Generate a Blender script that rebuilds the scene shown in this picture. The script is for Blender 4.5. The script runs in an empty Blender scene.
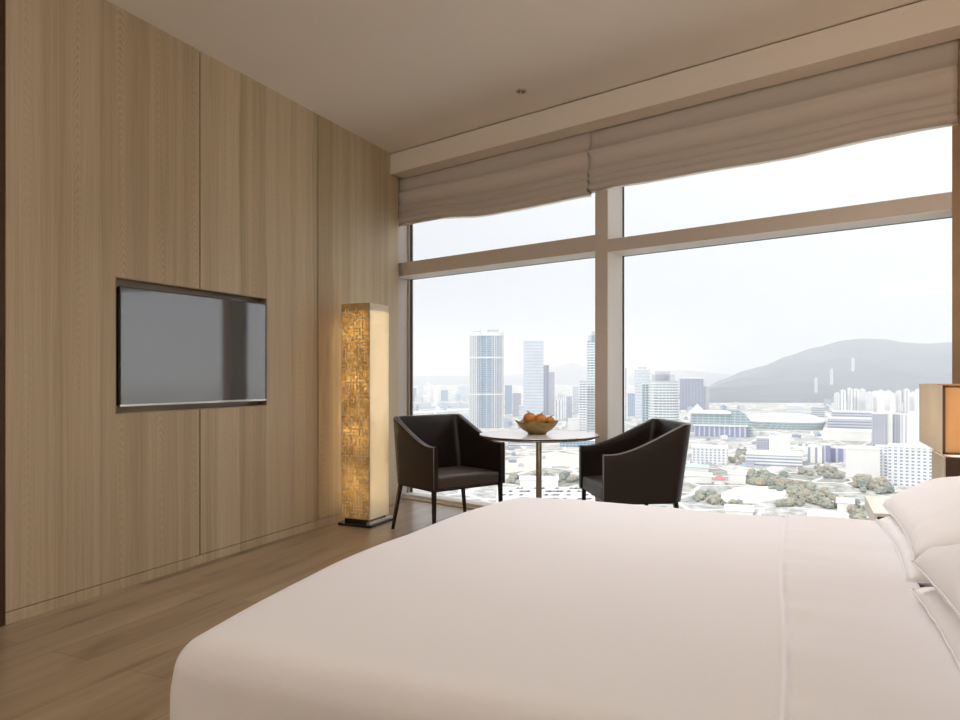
import bpy, bmesh, math, random
from mathutils import Vector, Matrix, noise
random.seed(7)
sc = bpy.context.scene
C = sc.collection
PI = math.pi

# ------------------------------------------------------------------ camera maths (used to measure real positions)
FPX = 715.0
TH = math.radians(24.31)
CT, ST = math.cos(TH), math.sin(TH)
HZ = 376.0
CAMH = 1.1
def ray(px):
    u = (px - 480) / FPX
    return Vector((-ST + CT * u, CT + ST * u))
GZ = -100.0
HAZE = 2.3e-4
def ground_pt(px, y):
    d = (CAMH - GZ) * FPX / (y - HZ)
    r = ray(px) * d
    return r.x, r.y, d

# ------------------------------------------------------------------ object helpers
def link(name, bm, mat, parent=None, smooth=False, loc=None, rotz=0.0):
    me = bpy.data.meshes.new(name)
    bm.normal_update()
    bm.to_mesh(me); bm.free()
    if smooth:
        for p in me.polygons: p.use_smooth = True
    if mat is not None:
        for m in (mat if isinstance(mat, (list, tuple)) else [mat]): me.materials.append(m)
    o = bpy.data.objects.new(name, me)
    C.objects.link(o)
    if parent is not None: o.parent = parent
    if loc is not None: o.location = loc
    if rotz: o.rotation_euler = (0, 0, rotz)
    return o
def tag(o, label, cat, group=None, kind=None):
    o['label'] = label; o['category'] = cat
    if group: o['group'] = group
    if kind: o['kind'] = kind
    return o
def thing(name, label, cat, loc=(0, 0, 0), rotz=0, group=None):
    o = bpy.data.objects.new(name, None); C.objects.link(o)
    o.empty_display_size = .1
    o.location = loc; o.rotation_euler = (0, 0, rotz)
    return tag(o, label, cat, group)
def struct(o):
    o['kind'] = 'structure'; return o
def dup(root, loc=None, rotz=None, label=None, group=None, scale=None):
    r = root.copy(); C.objects.link(r)
    if loc is not None: r.location = loc
    if rotz is not None: r.rotation_euler = (0, 0, rotz)
    if scale is not None: r.scale = scale
    if label: r['label'] = label
    if group: r['group'] = group
    for ch in list(root.children):
        c = ch.copy(); C.objects.link(c); c.parent = r
        for g in list(ch.children):
            d = g.copy(); C.objects.link(d); d.parent = c
    return r
def box(bm, x0, x1, y0, y1, z0, z1, mi=0, bev=0.0, seg=2):
    m = Matrix.Translation(((x0 + x1) / 2, (y0 + y1) / 2, (z0 + z1) / 2)) @ Matrix.Diagonal((x1 - x0, y1 - y0, z1 - z0, 1))
    r = bmesh.ops.create_cube(bm, size=1, matrix=m)
    vs = r['verts']
    fs = set(f for v in vs for f in v.link_faces)
    for f in fs: f.material_index = mi
    if bev > 0:
        es = list(set(e for v in vs for e in v.link_edges))
        bmesh.ops.bevel(bm, geom=es, offset=bev, segments=seg, affect='EDGES', profile=.5)
    return bm
def B(*boxes, bev=0.0, seg=2):
    bm = bmesh.new()
    for b in boxes: box(bm, *b[:6], mi=(b[6] if len(b) > 6 else 0), bev=bev, seg=seg)
    return bm
def tube(bm, pts, r, n=8, cap=True, mi=0):
    pts = [Vector(p) for p in pts]
    rings = []
    for i, p in enumerate(pts):
        a = pts[max(0, i - 1)]; b = pts[min(len(pts) - 1, i + 1)]
        t = (b - a).normalized()
        up = Vector((0, 0, 1)) if abs(t.z) < .95 else Vector((0, 1, 0))
        s = t.cross(up).normalized(); w = t.cross(s).normalized()
        rr = r[i] if isinstance(r, (list, tuple)) else r
        rings.append([bm.verts.new(p + s * rr * math.cos(2 * PI * k / n) + w * rr * math.sin(2 * PI * k / n)) for k in range(n)])
    for i in range(len(rings) - 1):
        for k in range(n):
            f = bm.faces.new((rings[i][k], rings[i][(k + 1) % n], rings[i + 1][(k + 1) % n], rings[i + 1][k])); f.material_index = mi
    if cap:
        bm.faces.new(rings[0][::-1]); bm.faces.new(rings[-1])
    bmesh.ops.recalc_face_normals(bm, faces=bm.faces)
    return bm
def lathe(prof, n=48, bm=None):
    bm = bm or bmesh.new()
    rings = []
    for (r, z) in prof:
        if r < 1e-5: rings.append([bm.verts.new((0, 0, z))])
        else: rings.append([bm.verts.new((r * math.cos(2 * PI * k / n), r * math.sin(2 * PI * k / n), z)) for k in range(n)])
    for a, b in zip(rings, rings[1:]):
        for k in range(n):
            k2 = (k + 1) % n
            if len(a) == 1 and len(b) == 1: continue
            if len(a) == 1: bm.faces.new((a[0], b[k], b[k2]))
            elif len(b) == 1: bm.faces.new((a[k], a[k2], b[0]))
            else: bm.faces.new((a[k], a[k2], b[k2], b[k]))
    bmesh.ops.recalc_face_normals(bm, faces=bm.faces)
    return bm
def rounded_box(x0, x1, y0, y1, z0, z1, r, nx, ny, nz, fn=None, open_bottom=False):
    """a dense box whose edges and corners are rolled to radius r, then moved by fn(p)"""
    bm = bmesh.new()
    cache = {}
    def lin(a, b, n): return [a + (b - a) * i / n for i in range(n + 1)]
    X, Y, Z = lin(x0, x1, nx), lin(y0, y1, ny), lin(z0, z1, nz)
    def V(i, j, k):
        key = (i, j, k)
        if key not in cache:
            p = Vector((X[i], Y[j], Z[k]))
            q = Vector((min(max(p.x, x0 + r), x1 - r), min(max(p.y, y0 + r), y1 - r), min(max(p.z, z0 + (0 if open_bottom else r)), z1 - r)))
            d = p - q
            # keep face vertices at distance r, corners rounded
            if d.length > 1e-9:
                mx = max(abs(d.x), abs(d.y), abs(d.z))
                p = q + d.normalized() * min(r, mx if mx < r - 1e-9 else r)
            if fn: p = fn(p)
            cache[key] = bm.verts.new(p)
        return cache[key]
    def quad(a, b, c, d):
        try: bm.faces.new((a, b, c, d))
        except ValueError: pass
    for i in range(nx):
        for j in range(ny):
            quad(V(i, j, nz), V(i + 1, j, nz), V(i + 1, j + 1, nz), V(i, j + 1, nz))
            if not open_bottom: quad(V(i, j, 0), V(i, j + 1, 0), V(i + 1, j + 1, 0), V(i + 1, j, 0))
    for i in range(nx):
        for k in range(nz):
            quad(V(i, 0, k), V(i + 1, 0, k), V(i + 1, 0, k + 1), V(i, 0, k + 1))
            quad(V(i, ny, k), V(i, ny, k + 1), V(i + 1, ny, k + 1), V(i + 1, ny, k))
    for j in range(ny):
        for k in range(nz):
            quad(V(0, j, k), V(0, j, k + 1), V(0, j + 1, k + 1), V(0, j + 1, k))
            quad(V(nx, j, k), V(nx, j + 1, k), V(nx, j + 1, k + 1), V(nx, j, k + 1))
    return bm

# ------------------------------------------------------------------ materials
def srgb(r, g, b):
    f = lambda c: (c / 255 / 12.92) if c / 255 <= .04045 else ((c / 255 + .055) / 1.055) ** 2.4
    return (f(r), f(g), f(b), 1)
class NT:
    def __init__(s, name):
        s.m = bpy.data.materials.new(name); s.m.use_nodes = True
        s.t = s.m.node_tree; s.t.nodes.clear()
        s.out = s.t.nodes.new('ShaderNodeOutputMaterial')
    def n(s, typ, **kw):
        nd = s.t.nodes.new(typ)
        for k, v in kw.items():
            if k in nd.inputs.keys(): nd.inputs[k].default_value = v
            else: setattr(nd, k, v)
        return nd
    def l(s, a, b): s.t.links.new(a, b)
    def math(s, op, a, b=None, c=None):
        nd = s.t.nodes.new('ShaderNodeMath'); nd.operation = op
        for i, v in enumerate((a, b, c)):
            if v is None: continue
            if isinstance(v, (int, float)): nd.inputs[i].default_value = v
            else: s.l(v, nd.inputs[i])
        return nd.outputs[0]
    def mix(s, f, a, b, blend='MIX'):
        nd = s.t.nodes.new('ShaderNodeMix'); nd.data_type = 'RGBA'; nd.blend_type = blend
        for i, v in ((0, f), (6, a), (7, b)):
            if isinstance(v, (int, float, tuple)): nd.inputs[i].default_value = v
            else: s.l(v, nd.inputs[i])
        return nd.outputs[2]
    def coord(s, scale=(1, 1, 1), rot=(0, 0, 0), loc=(0, 0, 0), kind='Object'):
        tc = s.n('ShaderNodeTexCoord'); mp = s.n('ShaderNodeMapping')
        mp.inputs['Scale'].default_value = scale; mp.inputs['Rotation'].default_value = rot; mp.inputs['Location'].default_value = loc
        s.l(tc.outputs[kind], mp.inputs['Vector']); return mp.outputs[0]
    def noise(s, vec, scale=1, detail=2, rough=.5, dist=0):
        nd = s.n('ShaderNodeTexNoise'); s.l(vec, nd.inputs['Vector'])
        nd.inputs['Scale'].default_value = scale; nd.inputs['Detail'].default_value = detail
        nd.inputs['Roughness'].default_value = rough; nd.inputs['Distortion'].default_value = dist
        return nd.outputs['Fac']
    def ramp(s, fac, *stops, interp='LINEAR'):
        nd = s.n('ShaderNodeValToRGB'); nd.color_ramp.interpolation = interp
        e = nd.color_ramp.elements
        while len(e) < len(stops): e.new(.5)
        for el, (p, c) in zip(e, stops):
            el.position = p; el.color = c if isinstance(c, tuple) else (c, c, c, 1)
        s.l(fac, nd.inputs['Fac']); return nd.outputs['Color']
    def bsdf(s, col=None, rough=.5, spec=.5, metal=0, bump=None, bstr=.2, bdist=.01, **kw):
        p = s.n('ShaderNodeBsdfPrincipled')
        if isinstance(col, tuple): p.inputs['Base Color'].default_value = col
        elif col is not None: s.l(col, p.inputs['Base Color'])
        if isinstance(rough, (int, float)): p.inputs['Roughness'].default_value = rough
        else: s.l(rough, p.inputs['Roughness'])
        p.inputs['Specular IOR Level'].default_value = spec
        p.inputs['Metallic'].default_value = metal
        for k, v in kw.items(): p.inputs[k.replace('_', ' ')].default_value = v
        if bump is not None:
            b = s.n('ShaderNodeBump'); b.inputs['Strength'].default_value = bstr; b.inputs['Distance'].default_value = bdist
            s.l(bump, b.inputs['Height']); s.l(b.outputs[0], p.inputs['Normal'])
        s.l(p.outputs[0], s.out.inputs['Surface'])
        return p
def simple(name, col, rough=.6, spec=.4, metal=0, nscale=0, namt=.08, **kw):
    t = NT(name)
    if nscale:
        f = t.noise(t.coord(), nscale, 3)
        a = tuple(c * (1 - namt) for c in col[:3]) + (1,); b = tuple(min(1, c * (1 + namt)) for c in col[:3]) + (1,)
        t.bsdf(t.ramp(f, (.3, a), (.7, b)), rough, spec, metal, **kw)
    else: t.bsdf(col, rough, spec, metal, **kw)
    return t.m

def oak_veneer(name, c_dark, c_mid, c_light):
    """plain sawn oak veneer: leaves .24 m wide, each with nested arches at its middle and straight grain beside it"""
    t = NT(name)
    tc = t.n('ShaderNodeTexCoord'); sp_ = t.n('ShaderNodeSeparateXYZ'); t.l(tc.outputs['Object'], sp_.inputs[0])
    hcoord = t.math('ADD', sp_.outputs[0], sp_.outputs[1]); z = sp_.outputs[2]
    W = .243
    u = t.math('DIVIDE', t.math('ADD', hcoord, t.math('MULTIPLY', t.math('SUBTRACT', t.noise(t.coord((.01, .01, .9)), 1, 2), .5), .10)), W)
    leaf = t.math('FLOOR', u)
    wn = t.n('ShaderNodeTexWhiteNoise'); wn.noise_dimensions = '1D'; t.l(leaf, wn.inputs['W'])
    a = t.math('MULTIPLY', t.math('SUBTRACT', t.math('FRACT', u), .5), W)
    a2 = t.math('MULTIPLY', t.math('MULTIPLY', a, a), 70.0)
    wob = t.math('MULTIPLY', t.noise(t.coord((9, 9, 1.1)), 1, 3, .55), .34)
    f = t.math('ADD', t.math('ADD', z, a2), t.math('ADD', wob, t.math('MULTIPLY', wn.outputs['Value'], 3.0)))
    rings = t.math('MULTIPLY_ADD', t.math('SINE', t.math('MULTIPLY', f, 150.0)), .5, .5)
    edge = t.ramp(t.math('ABSOLUTE', a), (.03, 1.0), (.075, .12))
    patch_ = t.ramp(t.noise(t.coord((3, 3, .8), loc=(5, 2, 1)), 1, 2), (.35, .25), (.62, 1.0))
    ringk = t.math('MULTIPLY', t.math('MULTIPLY', rings, edge), patch_)
    fib = t.noise(t.coord((150, 150, 2.0)), 1.0, 3, .6)
    bands = t.noise(t.coord((16, 16, .12)), 1.0, 2, .5)
    base = t.ramp(t.math('ADD', t.math('MULTIPLY', bands, .7), t.math('MULTIPLY', wn.outputs['Value'], .3)), (.35, c_dark), (.5, c_mid), (.65, c_light))
    tone = t.ramp(fib, (.3, (.86, .85, .83, 1)), (.7, (1.04, 1.04, 1.04, 1)))
    col = t.mix(1.0, base, tone, 'MULTIPLY')
    col = t.mix(t.math('MULTIPLY', ringk, .48), col, srgb(214, 196, 164))
    col = t.mix(t.math('MULTIPLY', t.math('SUBTRACT', 1.0, ringk), .05), col, srgb(120, 98, 70))
    t.bsdf(col, .55, .3, bump=fib, bstr=.05, bdist=.002)
    return t.m

M = {}
M['oak'] = oak_veneer('oak_veneer', srgb(184, 166, 138), srgb(198, 181, 153), srgb(208, 192, 165))
M['dark_wood'] = simple('dark_wood', srgb(70, 48, 26), .5, nscale=14)
M['column'] = simple('column_wood', srgb(150, 122, 90), .55, nscale=9)
M['ceiling'] = simple('ceiling_paint', srgb(232, 225, 216), .9, .2, nscale=.8, namt=.01)
M['beam'] = simple('beam_paint', srgb(222, 212, 200), .8, .2, nscale=1.2, namt=.01)
M['daylit_reveal'] = simple('reveal_painted_daylight', srgb(246, 242, 236), .5, .4)  # near-white sheets paint daylight onto the inner sides of the frame
M['frame'] = simple('window_frame_metal', srgb(196, 185, 173), .42, .5, nscale=30, namt=.015)
M['sill'] = simple('sill_stone', srgb(236, 232, 226), .5, .4, nscale=12, namt=.03)
M['gasket'] = simple('gasket_rubber_and_slot_shade', srgb(38, 36, 36), .6)
M['seam'] = simple('seam_shadow_gap', srgb(70, 58, 44), .8)
M['plaster'] = simple('plaster', srgb(214, 202, 186), .9, .2, nscale=2, namt=.02)

def floor_mat():
    t = NT('oak_floor')
    v = t.coord((1, 1, 1), rot=(0, 0, PI / 2))
    br = t.n('ShaderNodeTexBrick'); t.l(v, br.inputs['Vector'])
    br.offset = .43; br.offset_frequency = 2
    br.inputs['Scale'].default_value = 1; br.inputs['Brick Width'].default_value = 1.9; br.inputs['Row Height'].default_value = .21
    br.inputs['Mortar Size'].default_value = .0018; br.inputs['Mortar Smooth'].default_value = .2
    br.inputs['Color1'].default_value = (0, 0, 0, 1); br.inputs['Color2'].default_value = (1, 1, 1, 1); br.inputs['Mortar'].default_value = (.5, .5, .5, 1)
    br.inputs['Bias'].default_value = 0
    plank = t.math('MULTIPLY', br.outputs['Color'], 1.0)
    add = t.n('ShaderNodeVectorMath'); add.operation = 'ADD'
    comb = t.n('ShaderNodeCombineXYZ'); t.l(t.math('MULTIPLY', plank, 7.3), comb.inputs[0]); t.l(t.math('MULTIPLY', plank, 31.0), comb.inputs[1])
    t.l(t.coord((7.5, .75, 1)), add.inputs[0]); t.l(comb.outputs[0], add.inputs[1])
    g = t.noise(add.outputs[0], 1.0, 4, .6, .6)
    g2 = t.noise(t.coord((60, 2.5, 1)), 1.0, 3, .6)
    kn = t.noise(t.coord((9, 1.8, 1), loc=(3, 1, 0)), 1.0, 1, .5)
    mixv = t.math('ADD', t.math('MULTIPLY', g, .62), t.math('ADD', t.math('MULTIPLY', plank, .24), t.math('MULTIPLY', g2, .18)))
    col = t.ramp(mixv, (.28, srgb(122, 101, 78)), (.5, srgb(152, 130, 104)), (.75, srgb(176, 156, 130)))
    col = t.mix(t.ramp(kn, (.60, 0.0), (.74, .6)), col, srgb(96, 74, 54))
    col = t.mix(t.math('MULTIPLY', br.outputs['Fac'], .6), col, srgb(84, 66, 50))
    t.bsdf(col, .30, .6, bump=t.math('SUBTRACT', t.math('MULTIPLY', g2, .3), br.outputs['Fac']), bstr=.15, bdist=.002)
    return t.m
M['floor'] = floor_mat()

def fabric(name, c, rough=.9, weave=900, amt=.04, sheen=.2, trans=0.0, bs=.08):
    t = NT(name)
    w = t.noise(t.coord((1, 1, 1)), weave, 2, .6)
    a = tuple(x * (1 - amt) for x in c[:3]) + (1,)
    col = t.ramp(w, (.3, a), (.7, c))
    p = t.bsdf(col, rough, .2, bump=w, bstr=bs, bdist=.001)
    p.inputs['Sheen Weight'].default_value = sheen
    if trans:
        tr = t.n('ShaderNodeBsdfTranslucent'); t.l(col, tr.inputs['Color'])
        mx = t.n('ShaderNodeMixShader'); mx.inputs[0].default_value = trans
        t.l(p.outputs[0], mx.inputs[1]); t.l(tr.outputs[0], mx.inputs[2]); t.l(mx.outputs[0], t.out.inputs['Surface'])
    return t.m
M['linen'] = fabric('white_bed_linen', srgb(230, 227, 229), .8, 1200, .02)
M['pillow'] = fabric('white_pillow_linen', srgb(244, 242, 243), .8, 1200, .02)
M['blind'] = fabric('blind_fabric', srgb(216, 206, 194), .9, 300, .07, .1, .25)
M['hem'] = fabric('sheer_hem', srgb(238, 228, 214), .9, 300, .1, .1, .7)
M['leather'] = simple('brown_leather', srgb(36, 27, 22), .40, .45, nscale=60, namt=.12)
M['seat_leather'] = simple('seat_leather', srgb(78, 66, 58), .42, .5, nscale=60, namt=.1)
M['welt_highlight'] = simple('piping_painted_highlight', srgb(150, 138, 128), .3, .6)  # pale grey paints the highlight along the dark leather edge
M['leg_metal'] = simple('bronze_leg_metal', srgb(60, 50, 44), .35, .5, .7)
M['steel'] = simple('brushed_steel', srgb(190, 182, 170), .25, .5, 1.0)
M['table_top'] = simple('white_lacquer_top', srgb(246, 244, 240), .12, .6)
M['rim'] = simple('dark_rim', srgb(58, 50, 44), .4)
M['chrome'] = simple('chrome', srgb(210, 205, 198), .15, .5, 1.0)
M['black'] = simple('black_gloss', srgb(12, 12, 13), .2, .5)
M['niche'] = simple('niche_smoked_lining', srgb(160, 142, 112), .3, .6, nscale=3, namt=.2)
t = NT('tv_glass'); t.bsdf(srgb(46, 39, 33), .06, .5, IOR=2.5); M['screen'] = t.m
M['bezel'] = simple('dark_bezel', srgb(74, 68, 62), .25, .6)
# window glass: a thin pane, mostly clear with a weak reflection
t = NT('window_glass')
tr = t.n('ShaderNodeBsdfTransparent'); tr.inputs['Color'].default_value = (.965, .975, .98, 1)
gl = t.n('ShaderNodeBsdfGlossy'); gl.inputs['Roughness'].default_value = .01
fr = t.n('ShaderNodeFresnel'); fr.inputs['IOR'].default_value = 1.1
mx = t.n('ShaderNodeMixShader'); t.l(fr.outputs[0], mx.inputs[0]); t.l(tr.outputs[0], mx.inputs[1]); t.l(gl.outputs[0], mx.inputs[2]); t.l(mx.outputs[0], t.out.inputs['Surface'])
M['glass'] = t.m
def shade_mat(name, c1, c2, trans, sc_=9):
    t = NT(name)
    n1 = t.noise(t.coord((1, 1, .6)), sc_, 5, .65, .6)
    col = t.ramp(n1, (.3, c1), (.7, c2))
    df = t.n('ShaderNodeBsdfDiffuse'); t.l(col, df.inputs['Color'])
    tr = t.n('ShaderNodeBsdfTranslucent'); t.l(col, tr.inputs['Color'])
    mx = t.n('ShaderNodeMixShader'); mx.inputs[0].default_value = trans
    t.l(df.outputs[0], mx.inputs[1]); t.l(tr.outputs[0], mx.inputs[2]); t.l(mx.outputs[0], t.out.inputs['Surface'])
    return t.m
M['parchment'] = shade_mat('amber_parchment', srgb(176, 150, 98), srgb(230, 212, 166), .5)
M['cream_daylit_parchment'] = shade_mat('cream_daylit_parchment', srgb(244, 237, 220), srgb(250, 245, 232), .25, 4)  # cream paints in the daylight washing over the lamp's side panels
M['shade_cream'] = shade_mat('cream_lamp_shade', srgb(226, 214, 196), srgb(236, 226, 208), .22, 5)
M['shade_amber'] = shade_mat('amber_lamp_shade', srgb(226, 192, 146), srgb(236, 206, 164), .42, 7)
M['bulb'] = None
t = NT('warm_bulb'); em = t.n('ShaderNodeEmission'); em.inputs['Color'].default_value = (1, .72, .42, 1); em.inputs['Strength'].default_value = 6
t.l(em.outputs[0], t.out.inputs['Surface']); M['bulb'] = t.m
M['lattice'] = simple('lattice_wood', srgb(120, 84, 44), .6)
M['nightstand'] = simple('white_nightstand_lacquer', srgb(240, 234, 224), .35, .5)
M['bowl'] = simple('olive_glazed_bowl', srgb(128, 104, 56), .35, .5, nscale=18, namt=.25)
M['fruit'] = simple('orange_fruit_skin', srgb(200, 128, 58), .45, .5, nscale=22, namt=.15)
M['stem'] = simple('dry_stem', srgb(96, 84, 46), .7)

# ------------------------------------------------------------------ the room
XL, XR, H, YB = -3.211, 0.97, 3.0, -2.6
EX, EY = .9638, -.2666            # along the window wall, to the right
WROT = math.atan2(EY, EX)
P0 = (XL, 5.243, 0)
def win(name, bm, mat, parent=None, smooth=False):
    o = link(name, bm, mat, None, smooth)
    if parent is None:
        o.location = P0; o.rotation_euler = (0, 0, WROT)
    else: o.parent = parent
    return o

def winline(off, x):   # y of the plane parallel to the window wall, off metres behind the beam face
    return 4.355 - .2766 * x + off / .9638
# floor / ceiling polygons follow the skewed window wall
def slab(name, z0, z1, mat, off):
    bm = bmesh.new()
    pts = [(XL - .14, YB - .1), (XR + .1, YB - .1), (XR + .1, winline(off, XR + .1)), (XL - .14, winline(off, XL - .14))]
    lo = [bm.verts.new((x, y, z0)) for x, y in pts]; hi = [bm.verts.new((x, y, z1)) for x, y in pts]
    bm.faces.new(lo[::-1]); bm.faces.new(hi)
    for i in range(4): bm.faces.new((lo[i], lo[(i + 1) % 4], hi[(i + 1) % 4], hi[i]))
    bmesh.ops.recalc_face_normals(bm, faces=bm.faces)
    return struct(link(name, bm, mat))
slab('floor', -.2, 0, M['floor'], .5)
slab('ceiling', H, H + .2, M['ceiling'], .5)

# left wall: three 1.12 m veneer panels with thin shadow gaps, a shallow niche for the television
NY0, NY1, NZ0, NZ1 = 2.567, 3.707, .903, 1.612
seams = [2.016, 3.134, 4.249, 5.385]
g = .0055
bm = bmesh.new()
TK = .025
def panel(y0, y1, z0, z1): box(bm, XL - TK, XL, y0, y1, z0, z1, 0)
zb = .052
panel(seams[0], NY0, zb + .004, H)
panel(NY0, seams[1] - g, NZ1, H); panel(NY0, seams[1] - g, zb + .004, NZ0)
panel(seams[1] + g, NY1, NZ1, H); panel(seams[1] + g, NY1, zb + .004, NZ0)
panel(NY1, seams[2] - g, zb + .004, H)
panel(seams[2] + g, seams[3], zb + .004, H)
box(bm, XL - .12, XL - .075, seams[0] - .2, seams[3], 0, H, 1)           # backing
box(bm, XL - .08, XL - TK + .001, seams[0], NY0 - .0, 0, H, 1)
box(bm, XL - .08, XL - TK + .001, NY1, seams[3], 0, H, 1)
box(bm, XL - .08, XL - TK + .001, NY0, NY1, NZ1, H, 1)
box(bm, XL - .08, XL - TK + .001, NY0, NY1, 0, NZ0, 1)
wl = struct(link('wall_left', bm, [M['oak'], M['seam']]))
struct(link('baseboard_left', B((XL - TK, XL, seams[0], seams[3], 0, zb)), M['oak']))
nb = B((XL - .078, XL - .074, NY0, NY1, NZ0, NZ1), (XL - .074, XL + .001, NY0, NY1, NZ1 - .006, NZ1), (XL - .074, XL + .001, NY0, NY1, NZ0, NZ0 + .006),
       (XL - .074, XL + .001, NY0, NY0 + .006, NZ0, NZ1), (XL - .074, XL + .001, NY1 - .006, NY1, NZ0, NZ1))
struct(link('trim_1', nb, M['niche']))
# dark door casing at the near end, and the wall beyond it
struct(link('trim_2', B((XL - .12, XL + .004, 1.86, 2.012, 0, H), bev=.002), M['dark_wood']))
bm = B((XL - .12, XL, YB, 1.0, 0, H), (XL - .12, XL, 1.0, 1.86, 2.3, H))
struct(link('wall_left', bm, M['oak']))
struct(link('door_1', B((XL - .12, XL - .06, 1.0, 1.86, 0, 2.3)), M['dark_wood']))
struct(link('wall_right', B((XR, XR + .1, YB, 4.75, 0, H)), M['oak']))
struct(link('wall_back', B((XL - .12, XR + .1, YB - .1, YB, 0, H)), M['oak']))

# window wall, local frame: x = along the wall, y = outward
struct(win('trim_3', B((0, 4.34, 0, .171, 2.821, 2.992), bev=.004), M['beam']))                       # boxed beam under the ceiling
struct(win('trim_4', B((-.02, 4.3, .03, .16, 2.99, 3.002)), M['seam']))               # shadow gap
S0, SM0, SM1, SE = -.2, 1.881, 1.981, 4.003
struct(link('trim_5', B((XL - .14, XL - .079, 5.385, 5.78, 0, H)), M['frame']))                        # recessed jamb beside the glass
# header above the glass
struct(win('wall_window', B((S0, 4.5, .33, .5, 2.88, 3.02), ), M['frame']))
struct(win('trim_7', B((SE, 4.7, .211, .5, 0, 3.02)), M['column']))
struct(win('trim_6', B((S0, SE, .335, .50, 0, .036), (S0, SE, .30, .335, 0, .012), bev=.004), M['sill']))
w1 = win('window_1', B((S0, SM0, .211, .45, 1.985, 2.10), (SM0, SM1, .211, .46, 0, 2.9), (S0, S0 + .02, .40, .46, .036, 2.9), bev=.004), M['frame']); struct(w1)
w2 = win('window_2', B((SM1, SE, .211, .45, 1.967, 2.055), (SE - .006, SE, .39, .46, .036, 2.9), bev=.003), M['frame']); struct(w2)
for _z0, _z1 in ((.036, 1.967), (2.055, 2.88)): win('daylit_reveal', B((SM1 + .0005, SM1 + .004, .2125, .42, _z0, _z1)), M['daylit_reveal'], w2)['label'] = 'inner side of the mullion with daylight painted on'
win('daylit_reveal', B((S0 + .001, SM0, .215, .42, 1.981, 1.9845)), M['daylit_reveal'], w1)['label'] = 'underside of the transom with daylight painted on'
win('daylit_reveal', B((SM1 + .004, SE - .006, .215, .42, 1.963, 1.9665)), M['daylit_reveal'], w2)['label'] = 'underside of the transom with daylight painted on'
def pane(name, parent, s0, s1, z0, z1):
    gk = .005
    win('glass', B((s0, s1, .428, .436, z0, z1)), M['glass'], parent)
    win('gasket', B((s0, s0 + gk, .42, .444, z0, z1), (s1 - gk, s1, .42, .444, z0, z1), (s0, s1, .42, .444, z1 - gk, z1)), M['gasket'], parent)
pane('glass', w1, S0 + .02, SM0, .036, 1.985); pane('glass', w1, S0 + .02, SM0, 2.10, 2.88)
pane('glass', w2, SM1, SE - .006, .036, 1.967); pane('glass', w2, SM1, SE - .006, 2.055, 2.88)

# roman blinds: pleated fabric gathered under the beam
def blind(s0, s1, zend, label, seed, sag):
    # profile: (depth offset from the hanging line, z)
    root = thing('roman_blind', label, 'blind', P0, WROT)
    prof = [(.000, 2.985), (.004, 2.80), (.002, 2.74), (-.012, 2.704), (-.040, 2.680), (-.046, 2.672), (-.030, 2.662), (-.018, 2.64),
            (-.016, 2.58), (-.030, 2.545), (-.046, 2.522), (-.026, 2.510), (-.022, 2.500), (-.032, 2.482), (-.040, 2.470), (-.026, 2.461),
            (-.024, 2.448), (-.036, 2.430), (-.044, 2.412), (-.036, 2.400), (-.010, 2.394), (.012, 2.396), (.014, 2.46), (.012, 2.6)]
    n = 60
    bm = bmesh.new(); rows = []
    L = s1 - s0
    for i in range(n + 1):
        f = i / n; s = s0 + L * f
        col = []
        for (o, z) in prof:
            k = max(0, min(1, (2.80 - z) / .36))
            dz = sag(f) * k + .010 * noise.noise(Vector((s * 2.3, z * 9, seed))) * k
            do = .012 * noise.noise(Vector((s * 1.7, z * 5, seed + 5))) * k
            col.append(bm.verts.new((s, .196 + (.006 if s0 > 1 else 0) + o * 1.15 + do, z + dz)))
        rows.append(col)
    for a, b in zip(rows, rows[1:]):
        for j in range(len(prof) - 1): bm.faces.new((a[j], b[j], b[j + 1], a[j + 1]))
    fo = link('fabric', bm, M['blind'], root, True)
    so = fo.modifiers.new('thick', 'SOLIDIFY'); so.thickness = .004
    bm = bmesh.new(); hr_ = []
    for i in range(n + 1):
        f = i / n; s = s0 + L * f
        dz = sag(f) + .010 * noise.noise(Vector((s * 2.3, 2.39 * 9, seed)))
        w2_ = .004 * noise.noise(Vector((s * 6, 2, seed)))
        hr_.append([bm.verts.new((s, .206, 2.43 + dz)), bm.verts.new((s, .207 + w2_, 2.378 + dz + w2_))])
    for a, b in zip(hr_, hr_[1:]): bm.faces.new((a[0], b[0], b[1], a[1]))
    link('hem', bm, M['hem'], root, True)['label'] = 'sheer hem with daylight showing through'
    link('headrail', B((s0, s1, .172, .205, 2.955, 2.985)), M['frame'], root)
    link('bottom_bar', B((s0 + .01, s1 - .01, .168, .180, 2.412, 2.430)), M['frame'], root)
    return root
blind(-.11, 1.855, 2.42, 'left and narrower of the two beige roman blinds gathered under the beam', 3.0,
      lambda f: .035 - .050 * f + .020 * math.sin(f * 7.5 + .3) * (1 - f * .4))
blind(1.845, 4.03, 2.40, 'right and wider of the two beige roman blinds gathered under the beam', 11.0,
      lambda f: .010 + .006 * math.sin(f * 9))

# ceiling downlight
root = thing('downlight', 'small round recessed chrome spotlight in the ceiling', 'ceiling light', (-1.714, 4.457, H))
link('trim_ring', lathe([(.024, -.001), (.026, -.007), (.036, -.005), (.038, 0)], 32), M['chrome'], root, True)
link('reflector', lathe([(.024, -.001), (.012, -.0008), (0, -.0006)], 32), M['black'], root, True)
link('lamp_lens', lathe([(.0, -.010), (.007, -.008), (.010, -.003), (.010, -.0005)], 20), M['chrome'], root, True)

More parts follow.
